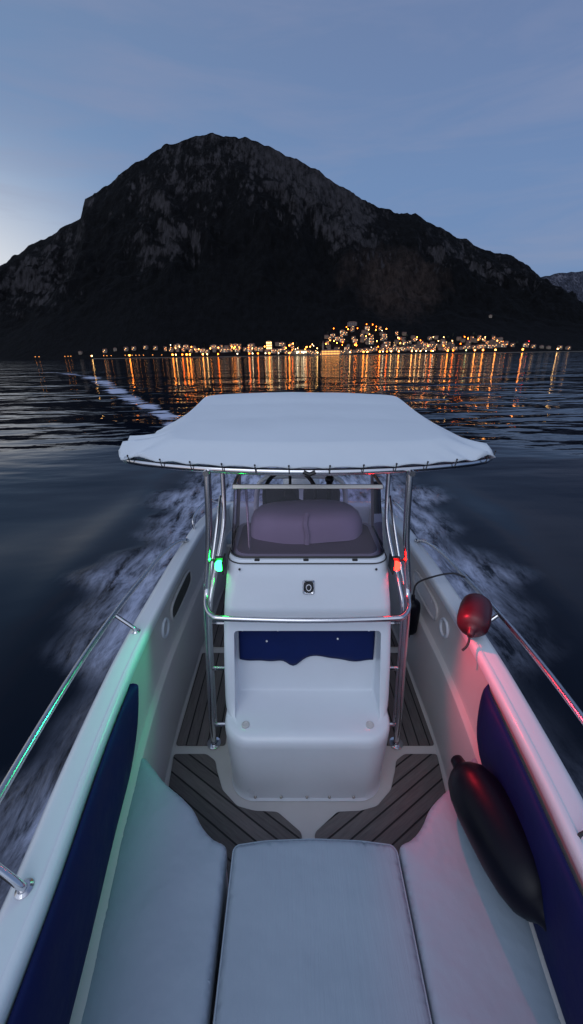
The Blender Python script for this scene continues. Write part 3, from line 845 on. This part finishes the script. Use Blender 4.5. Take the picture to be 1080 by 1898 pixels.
# ------------------------------------------------------------------ mountain
RIDGE = [(-4200, 20), (-3200, 90), (-2400, 190), (-1800, 300), (-1341, 396), (-1167, 488), (-985, 556), (-925, 580), (-895, 645), (-786, 700), (-657, 768), (-533, 824), (-427, 850), (-390, 862), (-303, 864), (-146, 846), (-34, 800), (103, 743), (244, 667), (388, 602), (485, 574), (520, 586), (556, 580), (709, 508), (890, 434), (930, 418), (960, 424), (1017, 412), (1157, 335), (1251, 262), (1408, 150), (1700, 60), (2200, 20), (4200, 5)]
rx = np.array([p[0] for p in RIDGE]); rz = np.array([p[1] for p in RIDGE], float)
YS, YR = 1200., 2100.
def prof(s):
    return .28 * s + .72 * s ** 1.7 if s > 0 else 0
def ground(x, y, detail=True):
    ys_ = YS + 18 * math.sin(x * .006 + 1) + 9 * math.sin(x * .017)
    s = (y - ys_) / (YR - ys_)
    if s < 0: return max(-12, s * 300)
    Hh = float(np.interp(x, rx, rz))
    if s <= 1: z = Hh * prof(s)
    else: z = Hh * max(.0, 1 - (s - 1) * 1.1)
    if detail:
        v = Vector((x * .0042, y * .0042, 3.1))
        wv = noise.noise_vector(v * .8) * .7
        a = noise.ridged_multi_fractal(v + wv, 1.0, 2.2, 6, 1.0, 2.0) - 1.0
        b = noise.fractal(v * 5, 1.0, 2.0, 4)
        env = min(1, max(0, (s - .16) / .25))
        top = max(.12, 1 - abs(s - .62) / .38 * 1.0) if s < 1 else .12
        z += (a * 75 * top + b * 18 * (.45 + .55 * top)) * env * min(1, Hh / 250)
    return z
nx_, ny_ = 900, 260
mv = []; 
xs_ = np.linspace(-4000, 4000, nx_)
yy_ = np.concatenate([np.linspace(1150, 2150, 215), np.linspace(2165, 3100, ny_ - 215)])
for y in yy_:
    for x in xs_:
        mv.append((x, y, ground(float(x), float(y))))
mf_ = [(i * nx_ + j, i * nx_ + j + 1, (i + 1) * nx_ + j + 1, (i + 1) * nx_ + j) for i in range(ny_ - 1) for j in range(nx_ - 1)]

def rock_mat(name, veg, rock, pale=1.0, haze=0.0):
    m, nt, b = new_mat(name)
    geo = N(nt, 'ShaderNodeNewGeometry')
    sp = N(nt, 'ShaderNodeSeparateXYZ'); nt.links.new(geo.outputs['Normal'], sp.inputs[0])
    pz = N(nt, 'ShaderNodeSeparateXYZ'); nt.links.new(geo.outputs['Position'], pz.inputs[0])
    mp = N(nt, 'ShaderNodeMapping'); mp.inputs['Scale'].default_value = (1.35, .6, .42); nt.links.new(geo.outputs['Position'], mp.inputs[0])
    n1 = N(nt, 'ShaderNodeTexNoise', ins={'Scale': .0085, 'Detail': 8, 'Roughness': .7, 'Distortion': 1.1}); nt.links.new(mp.outputs[0], n1.inputs['Vector'])
    n2 = N(nt, 'ShaderNodeTexNoise', ins={'Scale': .045, 'Detail': 8, 'Roughness': .75}); nt.links.new(mp.outputs[0], n2.inputs['Vector'])
    n3 = N(nt, 'ShaderNodeTexNoise', ins={'Scale': .0016, 'Detail': 3}); nt.links.new(geo.outputs['Position'], n3.inputs['Vector'])
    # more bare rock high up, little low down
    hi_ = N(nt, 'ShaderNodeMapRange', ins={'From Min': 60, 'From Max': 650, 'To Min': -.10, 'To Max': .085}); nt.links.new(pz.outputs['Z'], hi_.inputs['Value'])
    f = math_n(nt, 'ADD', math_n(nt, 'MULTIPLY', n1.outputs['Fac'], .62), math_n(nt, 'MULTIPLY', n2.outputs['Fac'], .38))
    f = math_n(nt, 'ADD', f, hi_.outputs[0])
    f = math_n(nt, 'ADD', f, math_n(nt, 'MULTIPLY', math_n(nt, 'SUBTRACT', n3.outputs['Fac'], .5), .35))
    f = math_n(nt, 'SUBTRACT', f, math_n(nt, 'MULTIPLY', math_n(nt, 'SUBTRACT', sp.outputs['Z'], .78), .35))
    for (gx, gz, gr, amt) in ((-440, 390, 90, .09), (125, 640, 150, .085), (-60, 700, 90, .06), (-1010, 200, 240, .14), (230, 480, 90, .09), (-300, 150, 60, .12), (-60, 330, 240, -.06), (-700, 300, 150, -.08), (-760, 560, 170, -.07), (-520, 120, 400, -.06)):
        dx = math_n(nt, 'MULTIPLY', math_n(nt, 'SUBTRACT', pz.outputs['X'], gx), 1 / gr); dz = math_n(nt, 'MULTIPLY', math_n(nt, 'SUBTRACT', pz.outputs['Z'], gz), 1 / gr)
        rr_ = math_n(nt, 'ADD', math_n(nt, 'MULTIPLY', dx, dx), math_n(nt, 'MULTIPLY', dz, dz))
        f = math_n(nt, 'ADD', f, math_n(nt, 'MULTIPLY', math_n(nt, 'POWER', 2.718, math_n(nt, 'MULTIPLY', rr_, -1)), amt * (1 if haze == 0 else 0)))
    r = N(nt, 'ShaderNodeMapRange', ins={'From Min': .605, 'From Max': .69}); nt.links.new(f, r.inputs['Value'])
    mx = N(nt, 'ShaderNodeMix', data_type='RGBA'); mx.inputs[7].default_value = (*rock, 1)
    # a bare brown slope right of the middle
    bx_ = math_n(nt, 'MULTIPLY', math_n(nt, 'SUBTRACT', pz.outputs['X'], 380), 1 / 190); bz_ = math_n(nt, 'MULTIPLY', math_n(nt, 'SUBTRACT', pz.outputs['Z'], 270), 1 / 150)
    bb_ = math_n(nt, 'ADD', math_n(nt, 'ADD', math_n(nt, 'MULTIPLY', bx_, bx_), math_n(nt, 'MULTIPLY', bz_, bz_)), math_n(nt, 'MULTIPLY', math_n(nt, 'ADD', n1.outputs['Fac'], math_n(nt, 'MULTIPLY', n3.outputs['Fac'], 1.2)), 2.8))
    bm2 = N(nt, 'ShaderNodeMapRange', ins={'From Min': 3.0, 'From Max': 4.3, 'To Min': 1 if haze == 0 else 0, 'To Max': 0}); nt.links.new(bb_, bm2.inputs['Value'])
    vg = N(nt, 'ShaderNodeMix', data_type='RGBA'); vg.inputs[6].default_value = (*veg, 1); vg.inputs[7].default_value = (.036, .027, .025, 1)
    nt.links.new(bm2.outputs[0], vg.inputs[0]); nt.links.new(vg.outputs[2], mx.inputs[6])
    nt.links.new(r.outputs[0], mx.inputs[0])
    # crumbled dark joints in the rock
    vr = N(nt, 'ShaderNodeMix', data_type='RGBA', blend_type='MULTIPLY'); vr.inputs[0].default_value = 1
    cr = N(nt, 'ShaderNodeValToRGB'); cr.color_ramp.elements[0].position = .38; cr.color_ramp.elements[0].color = (.25, .25, .25, 1); cr.color_ramp.elements[1].position = .62
    nt.links.new(n2.outputs['Fac'], cr.inputs[0]); nt.links.new(mx.outputs[2], vr.inputs[6]); nt.links.new(cr.outputs[0], vr.inputs[7])
    nt.links.new(vr.outputs[2], b.inputs['Base Color'])
    b.inputs['Roughness'].default_value = .95; b.inputs['Specular IOR Level'].default_value = .1
    bp = N(nt, 'ShaderNodeBump', ins={'Strength': .9, 'Distance': 14}); nt.links.new(n2.outputs['Fac'], bp.inputs['Height']); nt.links.new(bp.outputs[0], b.inputs['Normal'])
    return m
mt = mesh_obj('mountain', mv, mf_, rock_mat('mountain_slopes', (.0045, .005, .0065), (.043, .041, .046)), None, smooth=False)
for p_ in mt.data.polygons: p_.use_smooth = True
tag(mt, kind='structure')
# the far range on the right, haze put into its paler slope colours
fv = []; fx = np.linspace(1500, 9500, 160); fy = np.linspace(4700, 6500, 46)
for y in fy:
    for x in fx:
        t = (y - 4700) / 800
        hh = np.interp(x, [1500, 2600, 3106, 3200, 3295, 3553, 4000, 5200, 7000, 9500], [500, 760, 849, 872, 882, 893, 1000, 1150, 900, 600]) if True else 0
        k = t ** .8 if t < 1 else max(0, 1 - (t - 1) * .8)
        v = Vector((x * .0016, y * .0016, 9.))
        fv.append((x, y, hh * k + (noise.ridged_multi_fractal(v, 1, 2.2, 5, 1, 2) - 1) * 70 * (min(1, t) * max(.12, 1 - t * .95)) + noise.fractal(v * 9, 1, 2, 3) * 14))
ff = [(i * 160 + j, i * 160 + j + 1, (i + 1) * 160 + j + 1, (i + 1) * 160 + j) for i in range(45) for j in range(159)]
fm = mesh_obj('hills', fv, ff, rock_mat('hazed_range_slopes', (.05, .056, .08), (.12, .125, .16), haze=1), None, smooth=False)
for p_ in fm.data.polygons: p_.use_smooth = True
tag(fm, kind='structure')

# ------------------------------------------------------------------ town on the shore
def at_px(px): return (px - 540) / 781.0       # x / y of a direction on the shore
WARM = [(1, .25, .03), (1, .15, .012), (1, .33, .06), (1, .55, .18), (1, .80, .50), (.75, .90, .40)]
lampM = [emit('lamp_glow', c, st) for c, st in zip(WARM, (24, 19, 24, 16, 10, 8))]
winM = [emit('lit_window', c, st) for c, st in (((1, .40, .09), 5), ((1, .58, .20), 5.5), ((1, .78, .45), 4), ((1, .26, .04), 6))]
darkwin = plain('dark_pane', (.02, .025, .03), .2)
wallM = [plain('house_render', c, .85, var=.15, nscale=.3) for c in ((.20, .165, .135), (.24, .19, .145), (.17, .15, .14), (.22, .15, .10))]
roofM = [plain('roof_tiles', c, .9, var=.25, nscale=1.2) for c in ((.14, .06, .045), (.11, .055, .045), (.16, .085, .06))]
stoneM = plain('quay_stone', (.09, .085, .08), .9, var=.2, nscale=.4)
dirt_trunk = plain('bark', (.05, .035, .025), .9); leafM = plain('dark_foliage', (.022, .032, .02), .9, var=.5, nscale=.6)

def make_house(w, d, h, wm, rm, gable, nwin, floors, lit, lk):
    root = empty('town_house', (0, -3000, 0))
    mb = MB(); mb.add(*box(0, 0, h / 2 - 3, w, d, h + 6)); mb.build('wall', wm, root, smooth=False)
    e = .4; rh = min(w, d) * .28; mb = MB()
    if gable:
        v = [(-w/2-e, -d/2-e, h), (w/2+e, -d/2-e, h), (w/2+e, d/2+e, h), (-w/2-e, d/2+e, h), (-w/2-e, 0, h+rh), (w/2+e, 0, h+rh)]
        f = [(0, 1, 5, 4), (2, 3, 4, 5), (0, 4, 3), (1, 2, 5), (0, 3, 2, 1)]
    else:
        k = max(.2, w/2 - d/2)
        v = [(-w/2-e, -d/2-e, h), (w/2+e, -d/2-e, h), (w/2+e, d/2+e, h), (-w/2-e, d/2+e, h), (-k, 0, h+rh), (k, 0, h+rh)]
        f = [(0, 1, 5, 4), (2, 3, 4, 5), (0, 4, 3), (1, 2, 5), (0, 3, 2, 1)]
    mb.add([Vector(p) + Vector((0, 0, .01)) for p in v], f); mb.build('roof', rm, root, smooth=False)
    for fl_ in range(floors):
        for i in range(nwin):
            x = -w/2 + w * (i + .5) / nwin; z = h * (fl_ + .5) / floors
            on = ((i * 7 + fl_ * 3 + lk) % 5) < lit
            mb = MB(); mb.add(*box(x, -d/2 - .03, z, 1.3, .12, 1.6)); mb.build('window', winM[(i + lk) % 4] if on else darkwin, root, smooth=False)
    mb = MB(); mb.add(*box(w * .12, -d/2 - .04, 1.05, 1.1, .14, 2.1)); mb.build('door', darkwin, root, smooth=False)
    return root
kinds = []
for k, (w, d, h, wi, ri, g, nw, fls, lit, nm) in enumerate([
    (11, 9, 7.0, 0, 0, True, 3, 2, 2, 'pale stone house with gabled red roof'),
    (9, 8, 6.2, 1, 1, False, 2, 2, 1, 'small cream house with hipped roof'),
    (15, 10, 8.5, 2, 2, False, 4, 2, 3, 'wide grey stone house with hipped roof'),
    (8, 8, 9.0, 1, 0, True, 2, 3, 2, 'narrow tall cream house with gabled roof'),
    (12, 9, 6.5, 3, 1, True, 3, 2, 0, 'dark unlit tan house with gabled roof')]):
    kinds.append((make_house(w, d, h, wallM[wi], roofM[ri], g, nw, fls, lit, k), nm))
used_h = set()
def copy_tree(o, parent=None):
    c = o.copy(); COL.objects.link(c); c.parent = parent
    for ch in list(o.children): copy_tree(ch, c)
    return c
def zone(px, row):
    return ('by the quay' if row == 0 else 'up the slope') + (', left third of town' if px < 560 else ', middle of town' if px < 760 else ', right third of town')
def put_house(k, px, y, row):
    root, nm = kinds[k]
    if k not in used_h: used_h.add(k); o = root
    else: o = copy_tree(root)
    x = at_px(px) * y; z = ground(x, y, False)
    o.location = (x, y, max(1.5, z)); o.rotation_euler = (0, 0, random.uniform(-.35, .35))
    lab = nm + ' ' + zone(px, row)
    tag(o, lab, 'house', lab)
spans = [(305, 480, 16), (480, 600, 15), (600, 760, 24), (760, 935, 22), (940, 1060, 7)]
for px in (150, 196, 215, 236, 250, 272, 290): put_house(random.choice((0, 1, 4)), px, random.uniform(1236, 1246), 0)
for x0, x1, n_ in spans:      # front row
    for i in range(n_):
        px = x0 + (x1 - x0) * (i + random.uniform(.2, .8)) / n_
        put_house(random.choice((0, 0, 1, 2, 3, 2)), px, random.uniform(1234, 1246), 0)
def top_rows(px):
    return float(np.interp(px, [300, 330, 470, 500, 590, 605, 640, 700, 760, 800, 900, 930, 960], [1262, 1262, 1270, 1300, 1305, 1360, 1420, 1410, 1350, 1340, 1335, 1300, 1265]))
for i in range(125):
    px = random.choice((random.uniform(320, 600), random.uniform(600, 760), random.uniform(600, 760), random.uniform(760, 935), random.uniform(760, 935)))
    y = random.uniform(1258, max(1262, top_rows(px)))
    put_house(random.choice((0, 1, 2, 3, 4, 4)), px, y, 1)
# a bright, tall floodlit house and the long lit hall by the water
def special(name, px, y, w, d, h, nw, fls, wm, mat, label, rm):
    root = empty(name, (at_px(px) * y, y, max(1.5, ground(at_px(px) * y, y, False))))
    tag(root, label, 'building')
    mb = MB(); mb.add(*box(0, 0, h/2 - 2, w, d, h + 4)); mb.build('wall', wm, root, smooth=False)
    mb = MB(); v = [(-w/2-.5, -d/2-.5, h+.01), (w/2+.5, -d/2-.5, h+.01), (w/2+.5, d/2+.5, h+.01), (-w/2-.5, d/2+.5, h+.01), (-max(.3, w/2-d/2), 0, h+2.6), (max(.3, w/2-d/2), 0, h+2.6)]
    mb.add(v, [(0, 1, 5, 4), (2, 3, 4, 5), (0, 4, 3), (1, 2, 5), (0, 3, 2, 1)]); mb.build('roof', rm, root, smooth=False)
    for a in range(fls):
        for i in range(nw):
            mb = MB(); mb.add(*box(-w/2 + w * (i + .5) / nw, -d/2 - .05, h * (a + .5) / fls, w / nw * .55, .15, h / fls * .6)); mb.build('window', mat, root, smooth=False)
    return root
special('villa', 499, 1256, 17, 12, 22, 3, 3, wallM[1], winM[1], 'tall floodlit yellow villa left of the hill, brightest windows in the town', roofM[0])
special('hotel', 612, 1232, 52, 12, 12, 12, 2, wallM[1], emit('hall_window', (1, .40, .09), 3.0), 'long low hotel on the waterfront with a full row of orange windows', roofM[1])
special('hotel', 650, 1425, 30, 12, 9, 5, 2, wallM[2], darkwin, 'long dark grey building at the very top of the town', roofM[2])
special('hotel', 556, 1240, 38, 12, 9, 9, 1, wallM[1], winM[2], 'long pale building with white windows right of the tall villa', roofM[2])
# church tower
ct = empty('church_tower', (at_px(598) * 1262, 1262, 8)); tag(ct, 'slender stone bell tower with pointed cap above the waterfront houses', 'bell tower')
mb = MB(); mb.add(*box(0, 0, 10, 4.5, 4.5, 32)); mb.build('wall', wallM[0], ct, smooth=False)
mb = MB(); mb.add([(-2.6, -2.6, 26.01), (2.6, -2.6, 26.01), (2.6, 2.6, 26.01), (-2.6, 2.6, 26.01), (0, 0, 33)], [(0, 1, 4), (1, 2, 4), (2, 3, 4), (3, 0, 4), (0, 3, 2, 1)]); mb.build('roof', roofM[1], ct, smooth=False)
for x in (-.9, .9):
    mb = MB(); mb.add(*box(x, -2.3, 22.5, 1.0, .2, 3)); mb.build('belfry_opening', darkwin, ct, smooth=False)
# quay
q = MB()
qs = [(x, 1200 + 30 * 0) for x in range(-340, 860, 20)]
qr = []
for x in range(-560, 900, 20):
    ys_ = YS + 18 * math.sin(x * .006 + 1) + 9 * math.sin(x * .017)
    qr.append([Vector((x, ys_ - 4, -3)), Vector((x, ys_ - 4, 1.6)), Vector((x, ys_ + 26, 1.9)), Vector((x, ys_ + 30, -3))])
q.add(*loft(qr, True, True, True)); qo = q.build('quay', stoneM, None, smooth=False); tag(qo, 'low stone quay running along the foot of the lit town', 'quay')

# street lamps
def make_lamp(hgt, r, mat):
    root = empty('street_lamp', (0, -3000, 0))
    mb = MB(); mb.add(*tube([(0, 0, -1), (0, 0, hgt)], .12, 6)); mb.add(*tube([(0, 0, hgt - .1), (0, -1.2, hgt + .1)], .08, 5)); mb.build('pole', M['black'], root)
    mb = MB(); mb.add(*ball((0, -1.4, hgt), r, 8, 6)); mb.build('lamp_head', mat, root)
    return root
lamp_kinds = [make_lamp(6.5, r, mt_) for r, mt_ in zip((2.1, 1.9, 1.9, 1.6, 1.4, 1.3, .8), lampM + [emit('dim_lamp', (1, .36, .08), 4.5)])]
used_l = set()
lcol = ['orange', 'deep orange', 'amber', 'yellow', 'warm white', 'greenish white', 'dim orange']
def put_lamp(k, px, y, row, z=None):
    if k not in used_l: used_l.add(k); o = lamp_kinds[k]
    else: o = copy_tree(lamp_kinds[k])
    x = at_px(px) * y
    ys_ = YS + 18 * math.sin(x * .006 + 1) + 9 * math.sin(x * .017)
    if row == 0: y = ys_ + random.uniform(0, 14); x = at_px(px) * y; z = 1.7
    o.location = (x, y, ground(x, y, False) if z is None else z)
    s_ = random.uniform(.75, 1.2); o.scale = (1, 1, 1) if row == 0 else (.62, .62, .9)
    lab = lcol[k] + ' glowing street lamp ' + zone(px, row)
    tag(o, lab, 'street lamp', lab)
shore = [320, 326, 338, 346, 352, 361, 366, 376, 384, 392, 404, 436, 440, 462, 468, 478, 484, 492, 499, 510, 516, 528, 536, 550, 562, 571, 588, 600, 616, 622, 636, 648, 655, 668, 673, 680, 690, 697, 703, 709, 716, 724, 731, 738, 750, 753, 762, 770, 778, 788, 798, 801, 813, 817, 828, 838, 855, 862, 878, 893, 900, 916, 922, 948, 954, 966, 987, 1012, 1030, 1042, 1060]
wts = (0, 0, 1, 2, 2, 3, 4)
for px in shore:
    k = random.choice(wts) if random.random() < .60 else None
    if k is None: continue
    if px in (855, 862): k = 5
    if px in (484, 492, 550, 562): k = 4
    if px in (436, 655, 673, 966, 622, 616): k = 0
    put_lamp(k, px, 1215, 0)
for px in (65, 72, 120, 126, 131, 168, 192, 198, 206, 232, 238, 245, 252, 258, 266, 283, 300): put_lamp(6, px, 1215, 0)
put_lamp(3, 170, 1215, 0); put_lamp(0, 240, 1215, 0)
for i in range(88):
    px = random.choice((random.uniform(318, 480), random.uniform(480, 600), random.uniform(600, 760), random.uniform(600, 760), random.uniform(600, 720), random.uniform(760, 935), random.uniform(760, 935)))
    y = random.uniform(1240, max(1262, top_rows(px) - 5))
    put_lamp(random.choice((0, 0, 1, 2, 3, 4)), px, y, 1)
for px, y in ((617, 1400), (640, 1405), (676, 1418), (687, 1415), (660, 1395), (799, 1338), (806, 1342), (818, 1335)): put_lamp(1 if px < 700 else 3, px, y, 1)
# lone lights
rl = empty('beacon', (at_px(975) * 1290, 1290, 22)); tag(rl, 'small red beacon light on a mast at the right end of the town', 'beacon')
mb = MB(); mb.add(*tube([(0, 0, -10), (0, 0, 9)], .2, 6)); mb.build('mast', M['black'], rl)
mb = MB(); mb.add(*ball((0, 0, 9), 1.0, 8, 6)); mb.build('lamp_head', emit('red_beacon', (1, .02, .03), 12), rl)
fh = kinds[1][0]; fh2 = copy_tree(fh); xx = at_px(897) * 1500; fh2.location = (xx, 1500, ground(xx, 1500, False))
if 'group' in fh2: del fh2['group']
tag(fh2, 'lone cream house high on the dark slope above the right part of the town', 'house')

# cypresses and bushy trees between the houses
def make_tree(tall, seed):
    rnd = random.Random(seed)
    root = empty('cypress' if tall else 'broadleaf_tree', (0, -3000, 0))
    h = 11 if tall else 8; w = 1.3 if tall else 3.6
    mb = MB(); mb.add(*tube([(0, 0, -2), (0, 0, h * .3), (.1, .1, h * .8)], [.35, .28, .08], 6)); mb.build('trunk', dirt_trunk, root)
    mb = MB()
    for i in range(240):
        t = rnd.random(); z = h * (.18 + .82 * t)
        rr = w * (math.sin(PI * min(1, t * .9 + .1)) ** .6) * (rnd.random() ** .4)
        a = rnd.uniform(0, 2 * PI); c = Vector((rr * math.cos(a), rr * math.sin(a), z))
        u = Vector([rnd.uniform(-1, 1) for _ in range(3)]).normalized(); v = u.orthogonal().normalized(); q_ = .55
        mb.add([c + u * q_, c + v * q_, c - u * q_, c - v * q_], [(0, 1, 2, 3)])
    mb.build('crown', leafM, root, smooth=False)
    return root
tk = [make_tree(True, 1), make_tree(False, 2)]; used_t = set()
for i in range(70):
    k = i % 2
    o = tk[k] if k not in used_t else copy_tree(tk[k]); used_t.add(k)
    px = random.uniform(305, 960); y = random.uniform(1232, max(1256, top_rows(px) + 15)); x = at_px(px) * y
    o.location = (x, y, max(1.5, ground(x, y, False))); o.rotation_euler = (0, 0, random.uniform(0, 6))
    lab = ('dark slender cypress ' if k == 0 else 'dark round bushy tree ') + 'among the houses' + zone(px, 1).replace('up the slope', '')
    tag(o, lab, 'tree', lab)

# ------------------------------------------------------------------ sky and light
w = bpy.data.worlds.new('World'); sc.world = w; w.use_nodes = True
nt = w.node_tree; bg = nt.nodes['Background']
tc = N(nt, 'ShaderNodeTexCoord')
SUN_EL, SUN_AZ = math.radians(3), math.radians(215)
sky = N(nt, 'ShaderNodeTexSky'); sky.sky_type = 'NISHITA'; sky.sun_disc = False
sky.sun_elevation = SUN_EL; sky.sun_rotation = SUN_AZ; sky.air_density = 1.2; sky.dust_density = 1.0; sky.ozone_density = 3
nrm = N(nt, 'ShaderNodeVectorMath', operation='NORMALIZE'); nt.links.new(tc.outputs['Generated'], nrm.inputs[0])
sp = N(nt, 'ShaderNodeSeparateXYZ'); nt.links.new(nrm.outputs[0], sp.inputs[0])
cr = N(nt, 'ShaderNodeValToRGB')
E_ = cr.color_ramp.elements
E_[0].position = 0; E_[0].color = (.15, .25, .46, 1)
E_[1].position = 1; E_[1].color = (.11, .14, .24, 1)
for p, c in ((.12, (.15, .265, .50)), (.30, (.145, .255, .47)), (.48, (.135, .195, .345)), (.66, (.115, .16, .275)), (.8, (.12, .165, .28))):
    e = cr.color_ramp.elements.new(p); e.color = (*c, 1)
nt.links.new(sp.outputs['Z'], cr.inputs[0])
def dotn(v):
    d = N(nt, 'ShaderNodeVectorMath', operation='DOT_PRODUCT'); nt.links.new(nrm.outputs[0], d.inputs[0]); d.inputs[1].default_value = v
    return d.outputs['Value']
def mixc(fac, a, bcol, mode='MIX'):
    m = N(nt, 'ShaderNodeMix', data_type='RGBA', blend_type=mode); m.clamp_factor = True
    if isinstance(fac, (int, float)): m.inputs[0].default_value = fac
    else: nt.links.new(fac, m.inputs[0])
    nt.links.new(a, m.inputs[6])
    if isinstance(bcol, tuple): m.inputs[7].default_value = (*bcol, 1)
    else: nt.links.new(bcol, m.inputs[7])
    return m.outputs[2]
# afterglow low on the left
aL = N(nt, 'ShaderNodeMapRange', ins={'From Min': .55, 'From Max': .99}); aL.interpolation_type = 'SMOOTHSTEP'
nt.links.new(dotn(Vector((-.93, .42, 0)).normalized()), aL.inputs['Value'])
lowz = N(nt, 'ShaderNodeMapRange', ins={'From Min': .12, 'From Max': .42, 'To Min': 1, 'To Max': 0}); lowz.interpolation_type = 'SMOOTHSTEP'
nt.links.new(sp.outputs['Z'], lowz.inputs['Value'])
c = cr.outputs[0]
# soft blue-green lift in the left half
aL2 = N(nt, 'ShaderNodeMapRange', ins={'From Min': -.1, 'From Max': .9, 'To Max': .5}); nt.links.new(dotn((-.85, .5, .1)), aL2.inputs['Value'])
c = mixc(aL2.outputs[0], c, (.20, .32, .50))
c = mixc(math_n(nt, 'MULTIPLY', aL.outputs[0], lowz.outputs[0]), c, (.92, .90, .88))
# mauve tint to the upper right
aR = N(nt, 'ShaderNodeMapRange', ins={'From Min': .2, 'From Max': 1.0, 'To Max': .6}); nt.links.new(dotn((.62, .55, .56)), aR.inputs['Value'])
c = mixc(aR.outputs[0], c, (.13, .18, .345))
# the bright western sky behind the photographer
aB = N(nt, 'ShaderNodeMapRange', ins={'From Min': .15, 'From Max': .95}); aB.interpolation_type = 'SMOOTHSTEP'
nt.links.new(dotn(Vector((-.25, -.80, .55)).normalized()), aB.inputs['Value'])
c = mixc(aB.outputs[0], c, (.68, .78, 1.0))
# thin cloud
mpc = N(nt, 'ShaderNodeMapping'); mpc.inputs['Scale'].default_value = (1.1, 1.1, 7); nt.links.new(nrm.outputs[0], mpc.inputs[0])
nc = N(nt, 'ShaderNodeTexNoise', ins={'Scale': 2.4, 'Detail': 6, 'Roughness': .55, 'Distortion': .4}); nt.links.new(mpc.outputs[0], nc.inputs['Vector'])
cf_ = N(nt, 'ShaderNodeMapRange', ins={'From Min': .44, 'From Max': .74, 'To Max': .5}); nt.links.new(nc.outputs['Fac'], cf_.inputs['Value'])
c = mixc(cf_.outputs[0], c, (.25, .27, .40))
cd = math_n(nt, 'MULTIPLY', math_n(nt, 'MULTIPLY', cf_.outputs[0], 2.6), math_n(nt, 'MULTIPLY', aL.outputs[0], lowz.outputs[0]))
c = mixc(cd, c, (.36, .35, .42))
ns = N(nt, 'ShaderNodeMix', data_type='RGBA', blend_type='ADD'); ns.inputs[0].default_value = .03
nt.links.new(c, ns.inputs[6]); nt.links.new(sky.outputs[0], ns.inputs[7])
nt.links.new(ns.outputs[2], bg.inputs['Color']); bg.inputs['Strength'].default_value = 1.0

sun = bpy.data.objects.new('sun', bpy.data.lights.new('sun', 'SUN')); link(sun)
sun.data.energy = .52; sun.data.angle = math.radians(40); sun.data.color = (.93, .95, 1.0)
sd = Vector((-.25, -.75, .9)).normalized()
sun.rotation_euler = sd.to_track_quat('Z', 'Y').to_euler()

sc.view_settings.view_transform = 'Standard'; sc.view_settings.look = 'None'; sc.view_settings.exposure = 0
sc.cycles.use_denoising = True
sc.cycles.max_bounces = 8; sc.cycles.transparent_max_bounces = 12
sc.cycles.sample_clamp_indirect = 6
sc.cycles.caustics_reflective = False; sc.cycles.caustics_refractive = False
